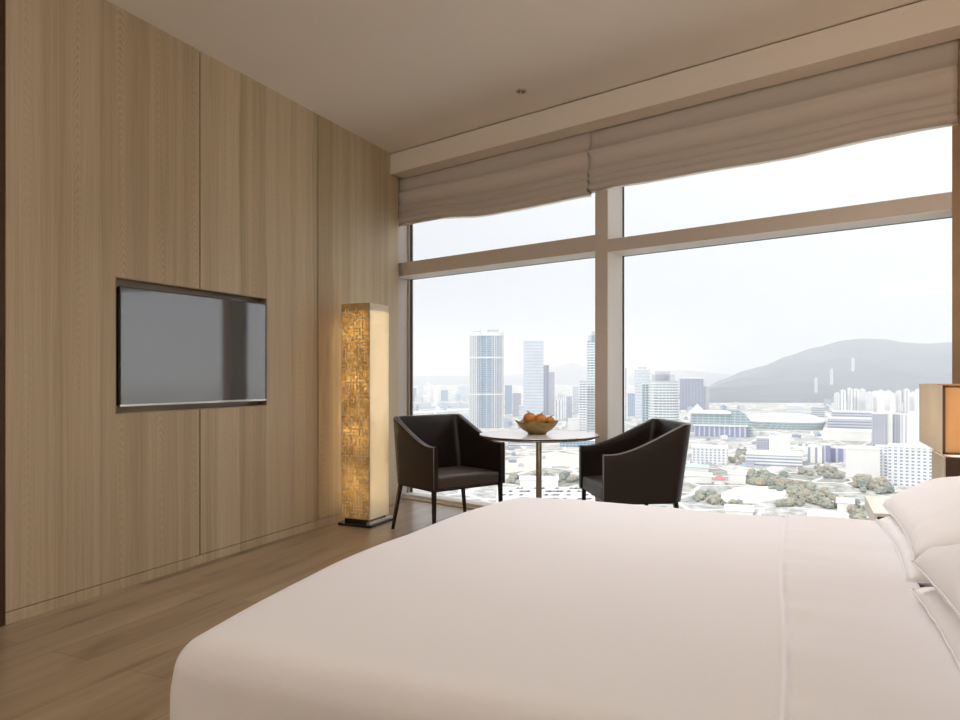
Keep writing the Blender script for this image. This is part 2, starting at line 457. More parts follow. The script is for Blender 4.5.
# ------------------------------------------------------------------ television
tv = thing('television', 'flat black television set flush in the wood panelled wall', 'television', (XL, 3.126, NZ0))
tv.location = (-3.220, 3.150, NZ0); tv.rotation_euler = (0, 0, -math.radians(3.3))
TY0, TY1, TZ0, TZ1 = -.526, .526, .036, .668
link('housing', B((-.040, -.004, TY0 + .004, TY1 - .004, TZ0 + .004, TZ1 - .004), bev=.004), M['black'], tv)
link('bezel', B((-.012, .004, TY0, TY0 + .009, TZ0, TZ1), (-.012, .004, TY1 - .007, TY1, TZ0, TZ1), (-.012, .004, TY0, TY1, TZ1 - .008, TZ1), bev=.0015), M['bezel'], tv)
link('speaker_strip', B((-.012, .005, TY0, TY1, TZ0, TZ0 + .012), bev=.0015), M['chrome'], tv)['label'] = 'thin bright metal strip along the bottom edge'
link('screen', B((-.010, .001, TY0 + .009, TY1 - .007, TZ0 + .012, TZ1 - .008)), M['screen'], tv)
link('wall_mount', B((-.052, -.040, -.2, .2, .15, .5)), M['black'], tv)

# ------------------------------------------------------------------ square floor lamp
LX, LY = -2.862 - .122, 4.39 + .135
fl = thing('floor_lamp', 'tall square column floor lamp with glowing amber lattice shade by the wood wall', 'floor lamp', (LX, LY, 0))
hx, hy, z0, z1 = .122, .135, .055, 1.632
link('base', B((-.105, .105, -.118, .118, .018, .056), bev=.002), M['black'], fl)
link('foot_plate', B((-.142, .142, -.152, .165, 0, .018), bev=.002), M['black'], fl)
link('base_trim', B((.106, .135, -.150, .150, .0185, .040), bev=.002), M['steel'], fl)
th_ = .004
for y in (-hy, hy - th_):
    link('lattice_shade', B((-hx, hx, y, y + th_, z0, z1)), M['parchment'], fl)['label'] = 'amber shade panel glowing through the lattice'
for x in (hx - th_, -hx):
    link('side_shade', B((x, x + th_, -hy + th_, hy - th_, z0, z1)), M['cream_daylit_parchment'], fl)['label'] = 'plain side panel with daylight painted in as cream'
# woven lattice of strips pressed against the inside of the front shade
bm = bmesh.new()
rl = random.Random(5)
cell = .0245
nxc = 9; nzc = int((z1 - z0 - .04) / cell)
for i in range(nxc + 1):
    for j in range(nzc):
        x = -hx + .0118 + i * cell; z = z0 + .02 + j * cell
        if ((i + j) % 4 in (0, 1)) or rl.random() < .25:
            box(bm, x - .0045, x + .0045, -hy + .010, -hy + .014, z - .002, z + cell + .002)
        if i < nxc and (((i * 3 + j) % 4 in (0, 2)) or rl.random() < .2):
            box(bm, x, x + cell, -hy + .0105, -hy + .0145, z - .0045, z + .0045)
link('lattice', bm, M['lattice'], fl)
bm = bmesh.new(); rl = random.Random(9)
for i in range(nxc + 1):
    for j in range(nzc):
        x = -hx + .0118 + i * cell; z = z0 + .02 + j * cell
        if rl.random() < (.62 if (i + j) % 4 in (2, 3) else .25): box(bm, x - .003, x + .003, -hy - .0022, -hy + .0002, z - .002, z + cell + .002)
        if i < nxc and rl.random() < (.62 if (i * 3 + j) % 4 in (1, 3) else .2): box(bm, x, x + cell, -hy - .0020, -hy + .0002, z - .003, z + .003)
link('fretwork', bm, M['cream_daylit_parchment'], fl)['label'] = 'pale interlocking fretwork lines on the amber face'
link('top_cover', B((-hx + .004, hx - .004, -hy + .004, hy - .004, z1 - .05, z1 - .045)), M['cream_daylit_parchment'], fl)
for k, zz in enumerate((.30, .68, 1.06, 1.42)):
    link('bulb', lathe([(0, -.02), (.012, -.016), (.016, 0), (.012, .016), (0, .02)], 16), M['bulb'], fl, True, loc=(0, -.02, zz))
    ld = bpy.data.lights.new('lamp_glow', 'POINT'); ld.energy = 7.5; ld.color = (1, .93, .76); ld.shadow_soft_size = .018
    lo = bpy.data.objects.new('lamp_glow', ld); lo.location = (LX + .0, LY - .062, zz); C.objects.link(lo)

# ------------------------------------------------------------------ tub armchairs
def make_chair(label):
    """local frame: faces +y, front edge at y = 0, base at z = 0"""
    root = thing('armchair', label, 'armchair')
    HW, ZB, ZA, ZT = .318, .325, .622, .805
    # plan path from the front of the left arm round the back to the front of the right arm
    path = []
    R = .085
    yb = -.505
    n1, nc, nb_ = 16, 8, 16
    for i in range(n1 + 1): path.append((-HW, (yb + R) * i / n1))
    for i in range(1, nc): a = PI + PI / 2 * i / nc; path.append((-HW + R + R * math.cos(a), yb + R + R * math.sin(a)))
    for i in range(nb_ + 1): path.append((-HW + R + (2 * HW - 2 * R) * i / nb_, yb))
    path += [(-x, y) for x, y in path[:n1 + nc][::-1]]
    path = [Vector(p) for p in path]
    def top(y, x):
        f = max(0, min(1, (-y - .05) / (-.05 - yb)))       # 0 at the arm front, 1 at the back
        f = max(0, min(1, (-y - .04) / .40))
        s = f * f * (3 - 2 * f)
        s = .30 * s + .70 * f ** 1.9
        return ZA + (ZT - ZA) * s
    T = .042
    bm = bmesh.new(); rings = []; edge = []
    m = len(path)
    for i, p in enumerate(path):
        a = path[max(0, i - 1)]; b = path[min(m - 1, i + 1)]
        t = (b - a).normalized(); nrm = Vector((t.y, -t.x))      # outward
        if nrm.dot(p - Vector((0, -.2))) < 0: nrm = -nrm
        zt = top(p.y, p.x)
        back = max(0, min(1, (-p.y - .1) / .33))
        ring = []
        def pt(off, z):
            k = (z - ZB) / (ZT - ZB)
            lean = .072 * back * k
            q = p + nrm * off
            q = Vector((q.x * (1 - .03 * back * k), q.y - lean))
            return bm.verts.new((q.x, q.y, z))
        zs = [ZB + (zt - .012 - ZB) * j / 7 for j in range(8)]
        for z in zs: ring.append(pt(0, z))
        ring.append(pt(-.004, zt - .003)); ring.append(pt(-.012, zt)); ring.append(pt(-T + .012, zt)); ring.append(pt(-T + .004, zt - .003))
        for z in zs[::-1]: ring.append(pt(-T, z))
        rings.append(ring)
        v = ring[8].co; edge.append(Vector((v.x, v.y, v.z)))
    k = len(rings[0])
    for a, b in zip(rings, rings[1:]):
        for j in range(k): bm.faces.new((a[j], b[j], b[(j + 1) % k], a[(j + 1) % k]))
    bm.faces.new(rings[0]); bm.faces.new(rings[-1][::-1])
    bmesh.ops.recalc_face_normals(bm, faces=bm.faces)
    sh = link('shell', bm, M['leather'], root, True)
    es = sh.modifiers.new('es', 'EDGE_SPLIT'); es.split_angle = math.radians(40)
    # leather piping along the outer top edge and down both arm fronts
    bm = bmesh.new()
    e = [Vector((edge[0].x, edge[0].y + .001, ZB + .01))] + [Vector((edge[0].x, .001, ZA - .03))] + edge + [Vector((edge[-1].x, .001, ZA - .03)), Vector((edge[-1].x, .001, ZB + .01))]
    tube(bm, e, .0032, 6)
    link('piping', bm, M['welt_highlight'], root, True)
    # seat: deep cushion with a front apron
    def fn(p):
        c = max(0, 1 - (p.x / .27) ** 2) * max(0, 1 - ((p.y + .21) / .23) ** 2)
        return Vector((p.x, p.y, p.z + (.016 * c if p.z > .38 else 0)))
    bm = rounded_box(-HW + T + .001, HW - T - .001, -.458, -.006, ZB, .415, .014, 16, 14, 5, fn)
    link('seat', bm, M['seat_leather'], root, True)
    link('under_frame', B((-HW + .03, HW - .03, -.44, -.03, ZB - .012, ZB + .004)), M['black'], root)
    def leg(x0, y0, x1, y1):
        bm = bmesh.new()
        s0, s1 = .013, .0085
        vs = []
        for (x, y, z, s) in ((x0, y0, ZB + .002, s0), (x1, y1, .004, s1)):
            vs.append([bm.verts.new((x + dx * s, y + dy * s, z)) for dx, dy in ((-1, -1), (1, -1), (1, 1), (-1, 1))])
        bm.faces.new(vs[0]); bm.faces.new(vs[1][::-1])
        for i in range(4): bm.faces.new((vs[0][i], vs[0][(i + 1) % 4], vs[1][(i + 1) % 4], vs[1][i]))
        bmesh.ops.recalc_face_normals(bm, faces=bm.faces)
        lg = link('leg', bm, M['leg_metal'], root)
        link('glide', B((x1 - .010, x1 + .010, y1 - .010, y1 + .010, 0, .005)), M['black'], lg)
    leg(-HW + .025, -.025, -HW + .022, -.018); leg(HW - .025, -.025, HW - .022, -.018)
    leg(-HW + .04, yb + .045, -HW - .012, yb + .02); leg(HW - .04, yb + .045, HW + .012, yb + .02)
    return root
ch1 = make_chair('dark brown leather tub armchair left of the round table, beside the column lamp')
ch1.location = (-2.11, 4.51, 0); ch1.rotation_euler = (0, 0, math.atan2(-.451, .893) - PI / 2)
ch2 = dup(ch1, (-1.255, 4.53, 0), math.atan2(-.497, -.868) - PI / 2,
          label='dark brown leather tub armchair right of the round table, seen side on')

# ------------------------------------------------------------------ round table, bowl, fruit
TX, TYY, TZ = -1.535, 4.31, .73
tb = thing('round_table', 'round white topped pedestal table between the two armchairs', 'table', (TX, TYY, 0))
link('table_top', lathe([(0, TZ - .012), (.372, TZ - .012), (.378, TZ - .006), (.377, TZ), (0, TZ)], 96), M['table_top'], tb)
link('rim', lathe([(.3735, TZ - .0125), (.3775, TZ - .011), (.3795, TZ - .008), (.3795, TZ - .0045), (.3782, TZ - .003), (.3782, TZ - .010)], 96), M['rim'], tb, True)
link('under_bevel', lathe([(.330, TZ - .026), (.350, TZ - .023), (.3735, TZ - .0125), (.33, TZ - .0122)], 96), M['steel'], tb, True)
link('pedestal', lathe([(.0185, .015), (.0185, TZ - .035), (.06, TZ - .022), (.16, TZ - .0135)], 40), M['steel'], tb, True)
link('base_plate', lathe([(0, 0), (.22, 0), (.222, .006), (.215, .012), (.03, .018), (0, .018)], 64), M['steel'], tb)

bw = thing('fruit_bowl', 'olive brown glazed bowl of fruit on the round table', 'bowl', (TX - .012, TYY, TZ))
N = 72
def bowl_mesh():
    bm = bmesh.new()
    prof = [(0, .004), (.05, .003), (.053, 0), (.057, .002), (.064, .012), (.094, .028), (.118, .052), (.131, .074), (.136, .084), (.132, .084), (.112, .056), (.086, .034), (.05, .018), (0, .014)]
    rings = []
    for (r, z) in prof:
        ring = []
        for k in range(N):
            a = 2 * PI * k / N
            w = max(0, (z - .02) / .064)
            rr = r * (1 + .05 * w * math.cos(5 * a + .4)); zz = z + .007 * w * math.cos(5 * a + .4)
            ring.append(bm.verts.new((rr * math.cos(a), rr * math.sin(a), zz)))
        rings.append(ring)
    for a, b in zip(rings, rings[1:]):
        for k in range(N): bm.faces.new((a[k], a[(k + 1) % N], b[(k + 1) % N], b[k]))
    bmesh.ops.remove_doubles(bm, verts=bm.verts, dist=.0004)
    bmesh.ops.recalc_face_normals(bm, faces=bm.faces)
    return bm
link('bowl_body', bowl_mesh(), M['bowl'], bw, True)
def fruit(label, x, y, z, r, stem_dir):
    f = thing('orange_fruit', label, 'fruit', (TX - .012 + x, TYY + y, TZ + z), 0, 'fruit in the bowl')
    prof = [(0, -.86), (.4, -.80), (.78, -.52), (.98, -.05), (.93, .38), (.68, .72), (.34, .86), (.1, .84), (0, .80)]
    bm = lathe([(a * r, b * r) for a, b in prof], 24)
    link('flesh', bm, M['fruit'], f, True)
    bm = bmesh.new()
    tube(bm, [(0, 0, r * .78), (stem_dir * .006, 0, r * 1.02), (stem_dir * .020, 0, r * 1.18)], [.004, .003, .0025], 6)
    for k in range(4):
        a = k * PI / 2 + .5
        c, s = math.cos(a), math.sin(a)
        v = [bm.verts.new(q) for q in ((0, 0, r * .86), (c * r * .3 - s * r * .16, s * r * .3 + c * r * .16, r * .91), (c * r * .55, s * r * .55, r * .88), (c * r * .3 + s * r * .16, s * r * .3 - c * r * .16, r * .91))]
        bm.faces.new(v)
    link('stem', bm, M['stem'], f, True)
fruit('orange fruit with a bent stalk, left and tallest in the bowl', -.040, -.026, .096, .044, -1)
fruit('orange fruit near the middle of the bowl, right of the stalked one', .028, -.012, .091, .042, 1)
fruit('orange fruit lying furthest right in the bowl', .078, .028, .084, .029, 1)
fruit('orange fruit tucked at the far left side of the bowl', -.072, .040, .086, .029, -1)

# ------------------------------------------------------------------ bed
bed = thing('bed', 'wide bed standing along the foreground with its head to the right', 'bed', (-.15, 2.11, 0))
def bb(*a): return (a[0] + .15, a[1] + .15, a[2] - 2.11, a[3] - 2.11, a[4], a[5])
link('bed_base', B(bb(-1.08, .90, 1.20, 3.02, .06, .26), bev=.01), M['dark_wood'], bed)
link('mattress', rounded_box(*bb(-1.12, .90, 1.18, 3.05, .26, .495), .05, 30, 30, 6), M['linen'], bed, True)
link('headboard', B(bb(.905, .965, 1.05, 3.14, .0, 1.0), bev=.01), M['dark_wood'], bed)
for sx in (-1.0, .82):
    for sy in (1.3, 2.92): link('leg', B(bb(sx - .03, sx + .03, sy - .03, sy + .03, 0, .06)), M['black'], bed)
def duvet_fn(p):
    x, y, z = p
    side = 1 if z < .49 else 0
    up = max(0, min(1, (z - .42) / .12))
    cy = (y - 2.11) / 1.0
    # bowed foot end
    if x < -.6:
        k = ((-.6 - x) / .6)
        x -= .075 * k * k * (1 - min(1, cy * cy))
    # crown and soft undulation
    dz = .012 * (1 - min(1, cy * cy)) * up
    dz += .010 * noise.noise(Vector((x * 1.6, y * 1.9, 3.1))) * up
    dz += .004 * noise.noise(Vector((x * 5, y * 4, 7.7))) * up
    # turned back section: a raised double layer with a soft roll at its edge
    fold = -.023 - .0226 * (y - 1.24) + .004 * math.sin(y * 5.0)
    e = (x - fold)
    k = 1 / (1 + math.exp(-max(-40, min(40, e / .0035))))
    dz += .008 * k * up
    dz -= .007 * math.exp(-((e + .008) / .007) ** 2) * up
    if e > 0:
        fade = math.exp(-e / .12)
        dz += .020 * fade * noise.noise(Vector((x * 3.5, y * 9.0, 1.3))) * up
        dz += .008 * noise.noise(Vector((x * 2.5, y * 6.0, 4.3))) * up
    # right hand edge ripples
    if x > .262: x = .268 + (x - .262) * .02
    if x > .1: x += .009 * noise.noise(Vector((1.2, y * 4.5, 2.0))) * min(1, (x - .1) / .16) * .8
    # hanging sides swing a little
    if up < 1:
        w = (1 - up)
        if y < 1.3: y += w * (.02 * noise.noise(Vector((x * 3.0, z * 1.5, 2.0))) + .015)
        if y > 2.9: y -= w * .02
        if x < -1.0: x += w * (.02 * noise.noise(Vector((y * 3.0, z * 1.5, 9.0))) - .05)
    return Vector((x, y, z + dz))
bm = rounded_box(-1.225, .350, 1.095, 3.125, .10, .548, .075, 290, 190, 26, duvet_fn, open_bottom=True)
dv = link('duvet', bm, M['linen'], None, True)
tag(dv, 'plain white duvet spread over the bed, with a turned back seam', 'duvet')

def pillow_bm(wx, wy, t, seed):
    """soft pillow with pulled out corners and a thin flange seam"""
    bm = bmesh.new(); n = 44
    def vert(i, j, s):
        u = -1 + 2 * i / n; v = -1 + 2 * j / n
        h = max(0.0, (1 - abs(u) ** 3.0)) ** .5 * max(0.0, (1 - abs(v) ** 3.6)) ** .5
        pinch = 1 - .055 * (1 - abs(v) ** 2) * abs(u) ** 3
        pinch2 = 1 - .045 * (1 - abs(u) ** 2) * abs(v) ** 3
        x = u * wx / 2 * pinch; y = v * wy / 2 * pinch2
        z = s * h * t / 2
        rim = max(0, min(1, (max(abs(u), abs(v)) - .45) / .4))
        z += .010 * rim * (1 if h > .02 else .5) * noise.noise(Vector((x * 16, y * 16, seed))) * (1 if s > 0 else .5)
        z += .026 * noise.noise(Vector((x * 5, y * 4, seed + 3))) * h + .010 * noise.noise(Vector((x * 12, y * 7, seed + 6))) * h * s
        return Vector((x, y, z))
    grid = {}
    for s in (1, -1):
        for i in range(n + 1):
            for j in range(n + 1):
                if s < 0 and (i in (0, n) or j in (0, n)): grid[(i, j, s)] = grid[(i, j, 1)]
                else: grid[(i, j, s)] = bm.verts.new(vert(i, j, s))
        for i in range(n):
            for j in range(n):
                q = [grid[(i, j, s)], grid[(i + 1, j, s)], grid[(i + 1, j + 1, s)], grid[(i, j + 1, s)]]
                bm.faces.new(q if s > 0 else q[::-1])
    edge = [grid[(i, 0, 1)].co.copy() for i in range(n + 1)] + [grid[(n, j, 1)].co.copy() for j in range(1, n + 1)] + [grid[(i, n, 1)].co.copy() for i in range(n - 1, -1, -1)] + [grid[(0, j, 1)].co.copy() for j in range(n - 1, 0, -1)]
    edge.append(edge[0].copy())
    return bm, edge
def pillow(label, x, y, z, wx, wy, t, seed, tilt=0, rotz=0, tx=0):
    p = thing('pillow', label, 'pillow', (x, y, z), 0, 'pillows at the head of the bed')
    p.rotation_euler = (tx, tilt, rotz)
    bm, edge = pillow_bm(wx, wy, t, seed)
    link('pillowcase', bm, M['pillow'], p, True)
    bm = bmesh.new(); tube(bm, edge, .002, 6)
    link('seam', bm, M['pillow'], p, True)
pillow('white pillow lying flat under the other on the window side of the bed', .560, 2.585, .568, .63, .87, .14, 1.0)
pillow('plump white pillow on top of its pair on the window side, before the table lamp', .580, 2.600, .682, .64, .86, .21, 2.0, -.19)
pillow('white pillow lying flat underneath on the near side of the bed', .560, 1.640, .568, .63, .87, .14, 3.0)
pillow('plump white pillow on top of its pair on the near side of the bed', .570, 1.615, .690, .64, .86, .20, 4.0, -.14, .03)

# ------------------------------------------------------------------ nightstand and its lamp
ns = thing('nightstand', 'white bedside table between the bed and the window', 'nightstand', (.60, 3.385, 0))
def nn(*a): return (a[0] - .6, a[1] - .6, a[2] - 3.385, a[3] - 3.385, a[4], a[5])
link('top_slab', B(nn(.250, .95, 3.155, 3.60, .556, .568)), M['nightstand'], ns)
link('side_panel', B(nn(.250, .262, 3.155, 3.60, .512, .556)), M['nightstand'], ns)
link('body', B(nn(.272, .94, 3.175, 3.585, .08, .496)), M['nightstand'], ns)
link('slot_shade', B(nn(.285, .93, 3.19, 3.57, .494, .555)), M['gasket'], ns)  # dark block painting the shade inside the open slot
dr = link('drawer', B(nn(.29, .93, 3.160, 3.176, .30, .488), bev=.002), M['nightstand'], ns)
link('handle', B(nn(.50, .72, 3.150, 3.160, .47, .478)), M['leg_metal'], dr)
link('plinth', B(nn(.30, .92, 3.20, 3.56, 0, .08)), M['gasket'], ns)
LX0, LX1, LY0, LY1, LZ0, LZ1 = .4675, .90, 3.09, 3.67, .812, 1.066
tl = thing('table_lamp', 'rectangular amber and cream table lamp on the nightstand', 'table lamp', (.68, 3.38, .568))
def tt(*a): return (a[0] - .68, a[1] - .68, a[2] - 3.38, a[3] - 3.38, a[4] - .568, a[5] - .568)
link('base', B(tt(.482, .80, 3.125, 3.41, .568, .800), bev=.002), [M['dark_wood']], tl)
sp = link('base_side_panel', B(tt(.4775, .482, 3.128, 3.408, .570, .798)), M['shade_cream'], tl); sp['label'] = 'cream side of the dark base'
for y in (LY0 + .003, LY1 - .007):
    link('shade_front', B(tt(LX0 + .008, LX1 - .008, y, y + .004, LZ0 + .008, LZ1 - .008)), M['shade_amber'], tl)['label'] = 'amber face of the shade'
for x in (LX0, LX1 - .004):
    link('shade_side', B(tt(x, x + .004, LY0 + .008, LY1 - .008, LZ0, LZ1)), M['shade_cream'], tl)['label'] = 'cream side of the shade'
walnut = simple('walnut_frame', srgb(120, 84, 52), .5)
for y in (LY0, LY1 - .008):
    link('shade_frame', B(*[tt(x, x + .008, y, y + .008, LZ0, LZ1) for x in (LX0, LX1 - .008)], *[tt(LX0, LX1, y, y + .008, z, z + .008) for z in (LZ0, LZ1 - .008)]), walnut, tl)
link('stem', B(tt(.675, .685, 3.375, 3.385, .79, .93)), M['steel'], tl)
link('spider_bar', B(tt(LX0 + .004, LX1 - .004, 3.375, 3.385, .82, .826)), M['steel'], tl)
bb_ = link('bulb', lathe([(0, -.03), (.02, -.024), (.028, 0), (.018, .022), (.012, .035), (0, .036)], 20), M['bulb'], tl, True, loc=(0, 0, .38))
for yy in (3.25, 3.50):
    ld = bpy.data.lights.new('table_lamp_glow', 'POINT'); ld.energy = 2.4; ld.color = (1, .88, .74); ld.shadow_soft_size = .03
    lo = bpy.data.objects.new('table_lamp_glow', ld); lo.location = (.60, yy, .95); C.objects.link(lo)

# ------------------------------------------------------------------ the city below the window, on real ground 100 m down
rc = random.Random(21)
TAKEN = []
def free(x, y, r): return all((x - a) ** 2 + (y - b) ** 2 > (r + q) ** 2 for a, b, q in TAKEN)
def facade(name, wall, glass, fh=3.4, bw=4.0, hfill=.5, vfill=.6, mode='grid', rough=.5):
    t = NT(name)
    tc = t.n('ShaderNodeTexCoord'); sp_ = t.n('ShaderNodeSeparateXYZ'); t.l(tc.outputs['Object'], sp_.inputs[0])
    h = t.math('ADD', sp_.outputs[0], sp_.outputs[1])
    hz = t.math('LESS_THAN', t.math('FRACT', t.math('DIVIDE', sp_.outputs[2], fh)), hfill)
    vt = t.math('LESS_THAN', t.math('FRACT', t.math('DIVIDE', h, bw)), vfill)
    f = {'grid': lambda: t.math('MULTIPLY', hz, vt), 'bands': lambda: hz, 'stripes': lambda: vt}[mode]()
    nz = t.n('ShaderNodeNewGeometry'); s2 = t.n('ShaderNodeSeparateXYZ'); t.l(nz.outputs['Normal'], s2.inputs[0])
    f = t.math('MULTIPLY', f, t.math('LESS_THAN', t.math('ABSOLUTE', s2.outputs[2]), .5))
    tone = t.ramp(t.noise(t.coord(), .05, 2), (.3, .88), (.7, 1.0))
    t.bsdf(t.mix(1.0, t.mix(f, wall, glass), tone, 'MULTIPLY'), rough, .3)
    return t.m
WHITE = srgb(236, 235, 232)
F = {}
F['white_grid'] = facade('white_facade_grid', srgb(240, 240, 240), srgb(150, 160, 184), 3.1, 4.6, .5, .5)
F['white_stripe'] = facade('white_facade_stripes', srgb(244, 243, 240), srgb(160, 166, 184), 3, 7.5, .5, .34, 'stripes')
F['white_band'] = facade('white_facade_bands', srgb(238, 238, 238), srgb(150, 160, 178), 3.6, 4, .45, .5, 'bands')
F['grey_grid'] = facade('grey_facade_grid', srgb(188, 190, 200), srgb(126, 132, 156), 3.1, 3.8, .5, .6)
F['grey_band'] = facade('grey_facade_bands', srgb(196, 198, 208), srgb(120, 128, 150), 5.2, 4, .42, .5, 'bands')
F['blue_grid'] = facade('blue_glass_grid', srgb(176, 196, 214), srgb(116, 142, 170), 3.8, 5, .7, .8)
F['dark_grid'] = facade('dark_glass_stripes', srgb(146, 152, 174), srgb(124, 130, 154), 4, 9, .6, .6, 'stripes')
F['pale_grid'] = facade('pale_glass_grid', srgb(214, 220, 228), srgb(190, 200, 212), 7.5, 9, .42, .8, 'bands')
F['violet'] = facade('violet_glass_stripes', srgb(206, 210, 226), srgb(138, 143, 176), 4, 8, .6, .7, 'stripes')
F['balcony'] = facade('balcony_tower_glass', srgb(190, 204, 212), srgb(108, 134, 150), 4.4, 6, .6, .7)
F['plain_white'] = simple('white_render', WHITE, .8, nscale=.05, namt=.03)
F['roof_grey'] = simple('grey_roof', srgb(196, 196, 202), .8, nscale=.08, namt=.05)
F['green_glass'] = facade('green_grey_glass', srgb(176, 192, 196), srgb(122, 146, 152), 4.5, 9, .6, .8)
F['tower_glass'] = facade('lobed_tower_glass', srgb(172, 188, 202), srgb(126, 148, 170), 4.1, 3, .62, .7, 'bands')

def city_empty(name, label, cat, px0, px1, yb, yaw=0, group=None):
    cx = (px0 + px1) / 2
    x, y, d = ground_pt(cx, yb)
    ux = math.atan2(x, y)                       # facing angle towards the window
    e = thing(name, label, cat, (x, y, GZ), -ux + yaw, group)
    w0 = (px1 - px0) * d / FPX; TAKEN.append((x + math.sin(ux) * w0 * .4, y + math.cos(ux) * w0 * .4, w0 * .55))
    return e, d, (px1 - px0) * d / FPX
def zat(py, d): return CAMH + (HZ - py) * d / FPX - GZ     # height above the ground
def building(label, px0, px1, yb, yt, mat, name='high_rise_building', cat='building', depth=None, yaw=0, roofs=(), group=None, mesh_only=False):
    e, d, wd = city_empty(name, label, cat, px0, px1, yb, yaw, group)
    dep = depth or max(14, min(wd * .7, 60)); h = zat(yt, d)
    link('walls', B((-wd / 2, wd / 2, 0, dep, 0, h)), F[mat], e)
    link('parapet', B((-wd / 2 - .4, wd / 2 + .4, -.4, .6, h - .6, h + 1.0), (-wd / 2 - .4, wd / 2 + .4, dep - .6, dep + .4, h - .6, h + 1.0),
                      (-wd / 2 - .4, -wd / 2 + .6, .6, dep - .6, h - .6, h + 1.0), (wd / 2 - .6, wd / 2 + .4, .6, dep - .6, h - .6, h + 1.0)), F['plain_white'], e)
    for (f0, f1, dh) in roofs:
        hh = dh * d / FPX
        link('roof_block', B((-wd / 2 + wd * f0, -wd / 2 + wd * f1, dep * .25, dep * .75, h, h + hh)), F['plain_white' if dh < 3 else mat], e)
    return e

# the tall two lobed tower
def lobed_tower():
    e, d, wd = city_empty('skyscraper', 'tallest glass skyscraper at left, two lobes with fine white vertical ribs', 'skyscraper', 469.5, 503.5, 428)
    h = zat(333, d)
    def plan(k, n=64, grow=1.0):
        a = 2 * PI * k / n
        c, s = math.cos(a), math.sin(a)
        x = wd / 2 * math.copysign(abs(c) ** .55, c); y = wd * .33 * math.copysign(abs(s) ** .6, s)
        y *= 1 - .20 * math.exp(-((x + wd * .06) / (wd * .10)) ** 2)
        return x * grow, y * grow + wd * .35
    def extr(z0, z1, grow, mat, name, lo=-1e9, hi=1e9):
        bm = bmesh.new(); n = 96
        pts = [plan(k, n, grow) for k in range(n)]
        pts = [(min(max(x, lo), hi), y) for x, y in pts]
        a = [bm.verts.new((x, y, z0)) for x, y in pts]; b = [bm.verts.new((x, y, z1)) for x, y in pts]
        for k in range(n): bm.faces.new((a[k], a[(k + 1) % n], b[(k + 1) % n], b[k]))
        bm.faces.new(b); bmesh.ops.remove_doubles(bm, verts=bm.verts, dist=.01); bmesh.ops.recalc_face_normals(bm, faces=bm.faces)
        return link(name, bm, mat, e)
    extr(0, h, 1.0, F['tower_glass'], 'glass_body')
    for py in (357.5, 394.5): extr(zat(py, d) - 1.2, zat(py, d) + 1.6, 1.035, F['plain_white'], 'belt')
    extr(h - 5, h + 1.5, 1.03, F['plain_white'], 'top_belt')
    extr(h, zat(330.5, d), .86, F['roof_grey'], 'crown', -1e9, -wd * .17)
    extr(h, zat(329.2, d), .92, F['roof_grey'], 'crown', wd * .03, wd * .36)
    r0 = None
    for k in range(0, 96, 2):
        x, y = plan(k, 96, 1.012)
        if y > wd * .45: continue
        if r0 is None: r0 = link('rib', B((-.45, .45, -.5, .5, 0, h)), F['plain_white'], e)
        else:
            c = r0.copy(); C.objects.link(c); c.parent = e; r0b = c
        o = r0 if k == 0 or 'placed' not in r0 else r0b
        o.location = (x, y, 0); r0['placed'] = 1
        o.scale = (rc.choice((.7, 1.0, 1.7)), 1, 1)
    del r0['placed']
lobed_tower()
b = building('pale white glass skyscraper behind the fruit bowl, flat topped', 523.5, 543.5, 418, 340.5, 'pale_grid', 'skyscraper', 'skyscraper')
building('grey office tower stepping down just right of the pale flat topped skyscraper', 543.5, 549, 415, 365, 'dark_grid')
building('lower grey office slab against the grey stepped tower above the fruit bowl', 548.5, 554.5, 415, 372, 'grey_grid')
# balcony tower half behind the mullion
def banded(label, px0, px1, yb, yt, nb, name='apartment_tower', round_=False, roofs=()):
    e, d, wd = city_empty(name, label, 'tower', px0, px1, yb)
    h = zat(yt, d)
    def shape(grow, z0, z1):
        bm = bmesh.new(); n = 40 if round_ else 4
        pts = []
        for k in range(n):
            if round_:
                a = 2 * PI * k / n; c, s = math.cos(a), math.sin(a)
                pts.append((wd / 2 * grow * math.copysign(abs(c) ** .75, c), wd * .4 * grow * math.copysign(abs(s) ** .75, s) + wd * .4))
            else:
                sx_, sy_ = ((-1, -1), (1, -1), (1, 1), (-1, 1))[k]
                pts.append((sx_ * wd / 2 * grow, wd * .5 + sy_ * wd * .5 * grow))
        a = [bm.verts.new((x, y, z0)) for x, y in pts]; b = [bm.verts.new((x, y, z1)) for x, y in pts]
        bm.faces.new(a[::-1]); bm.faces.new(b)
        for k in range(n): bm.faces.new((a[k], a[(k + 1) % n], b[(k + 1) % n], b[k]))
        bmesh.ops.recalc_face_normals(bm, faces=bm.faces)
        return bm
    link('glass_body', shape(.95, 0, h), F['balcony'], e)
    st = (h) / nb
    r0 = link('balcony', shape(1.0, 0, st * .42), F['plain_white'], e)
    for k in range(1, nb):
        c = r0.copy(); C.objects.link(c); c.parent = e; c.location = (0, 0, k * st)
    for (f0, f1, dh) in roofs:
        link('roof_block', B((-wd / 2 + wd * f0, -wd / 2 + wd * f1, wd * .2, wd * .7, h, h + dh * d / FPX)), F['roof_grey'], e)
    return e
banded('tall slim balcony tower partly hidden by the window mullion', 586.5, 603, 431, 341, 34, roofs=((.1, .8, 6), (.3, .8, 10)))
banded('shorter balcony block stuck to the left of the tower behind the mullion', 579.5, 587, 432, 381, 20)
banded('rounded white balcony tower standing behind the right armchair', 648.5, 679, 436, 381, 20, round_=True, roofs=((.12, .86, 6.5), (.22, .7, 10)))
building('blue green glass wing on the left side of the rounded balcony tower', 642, 650, 434, 384, 'balcony', 'apartment_tower', 'tower')
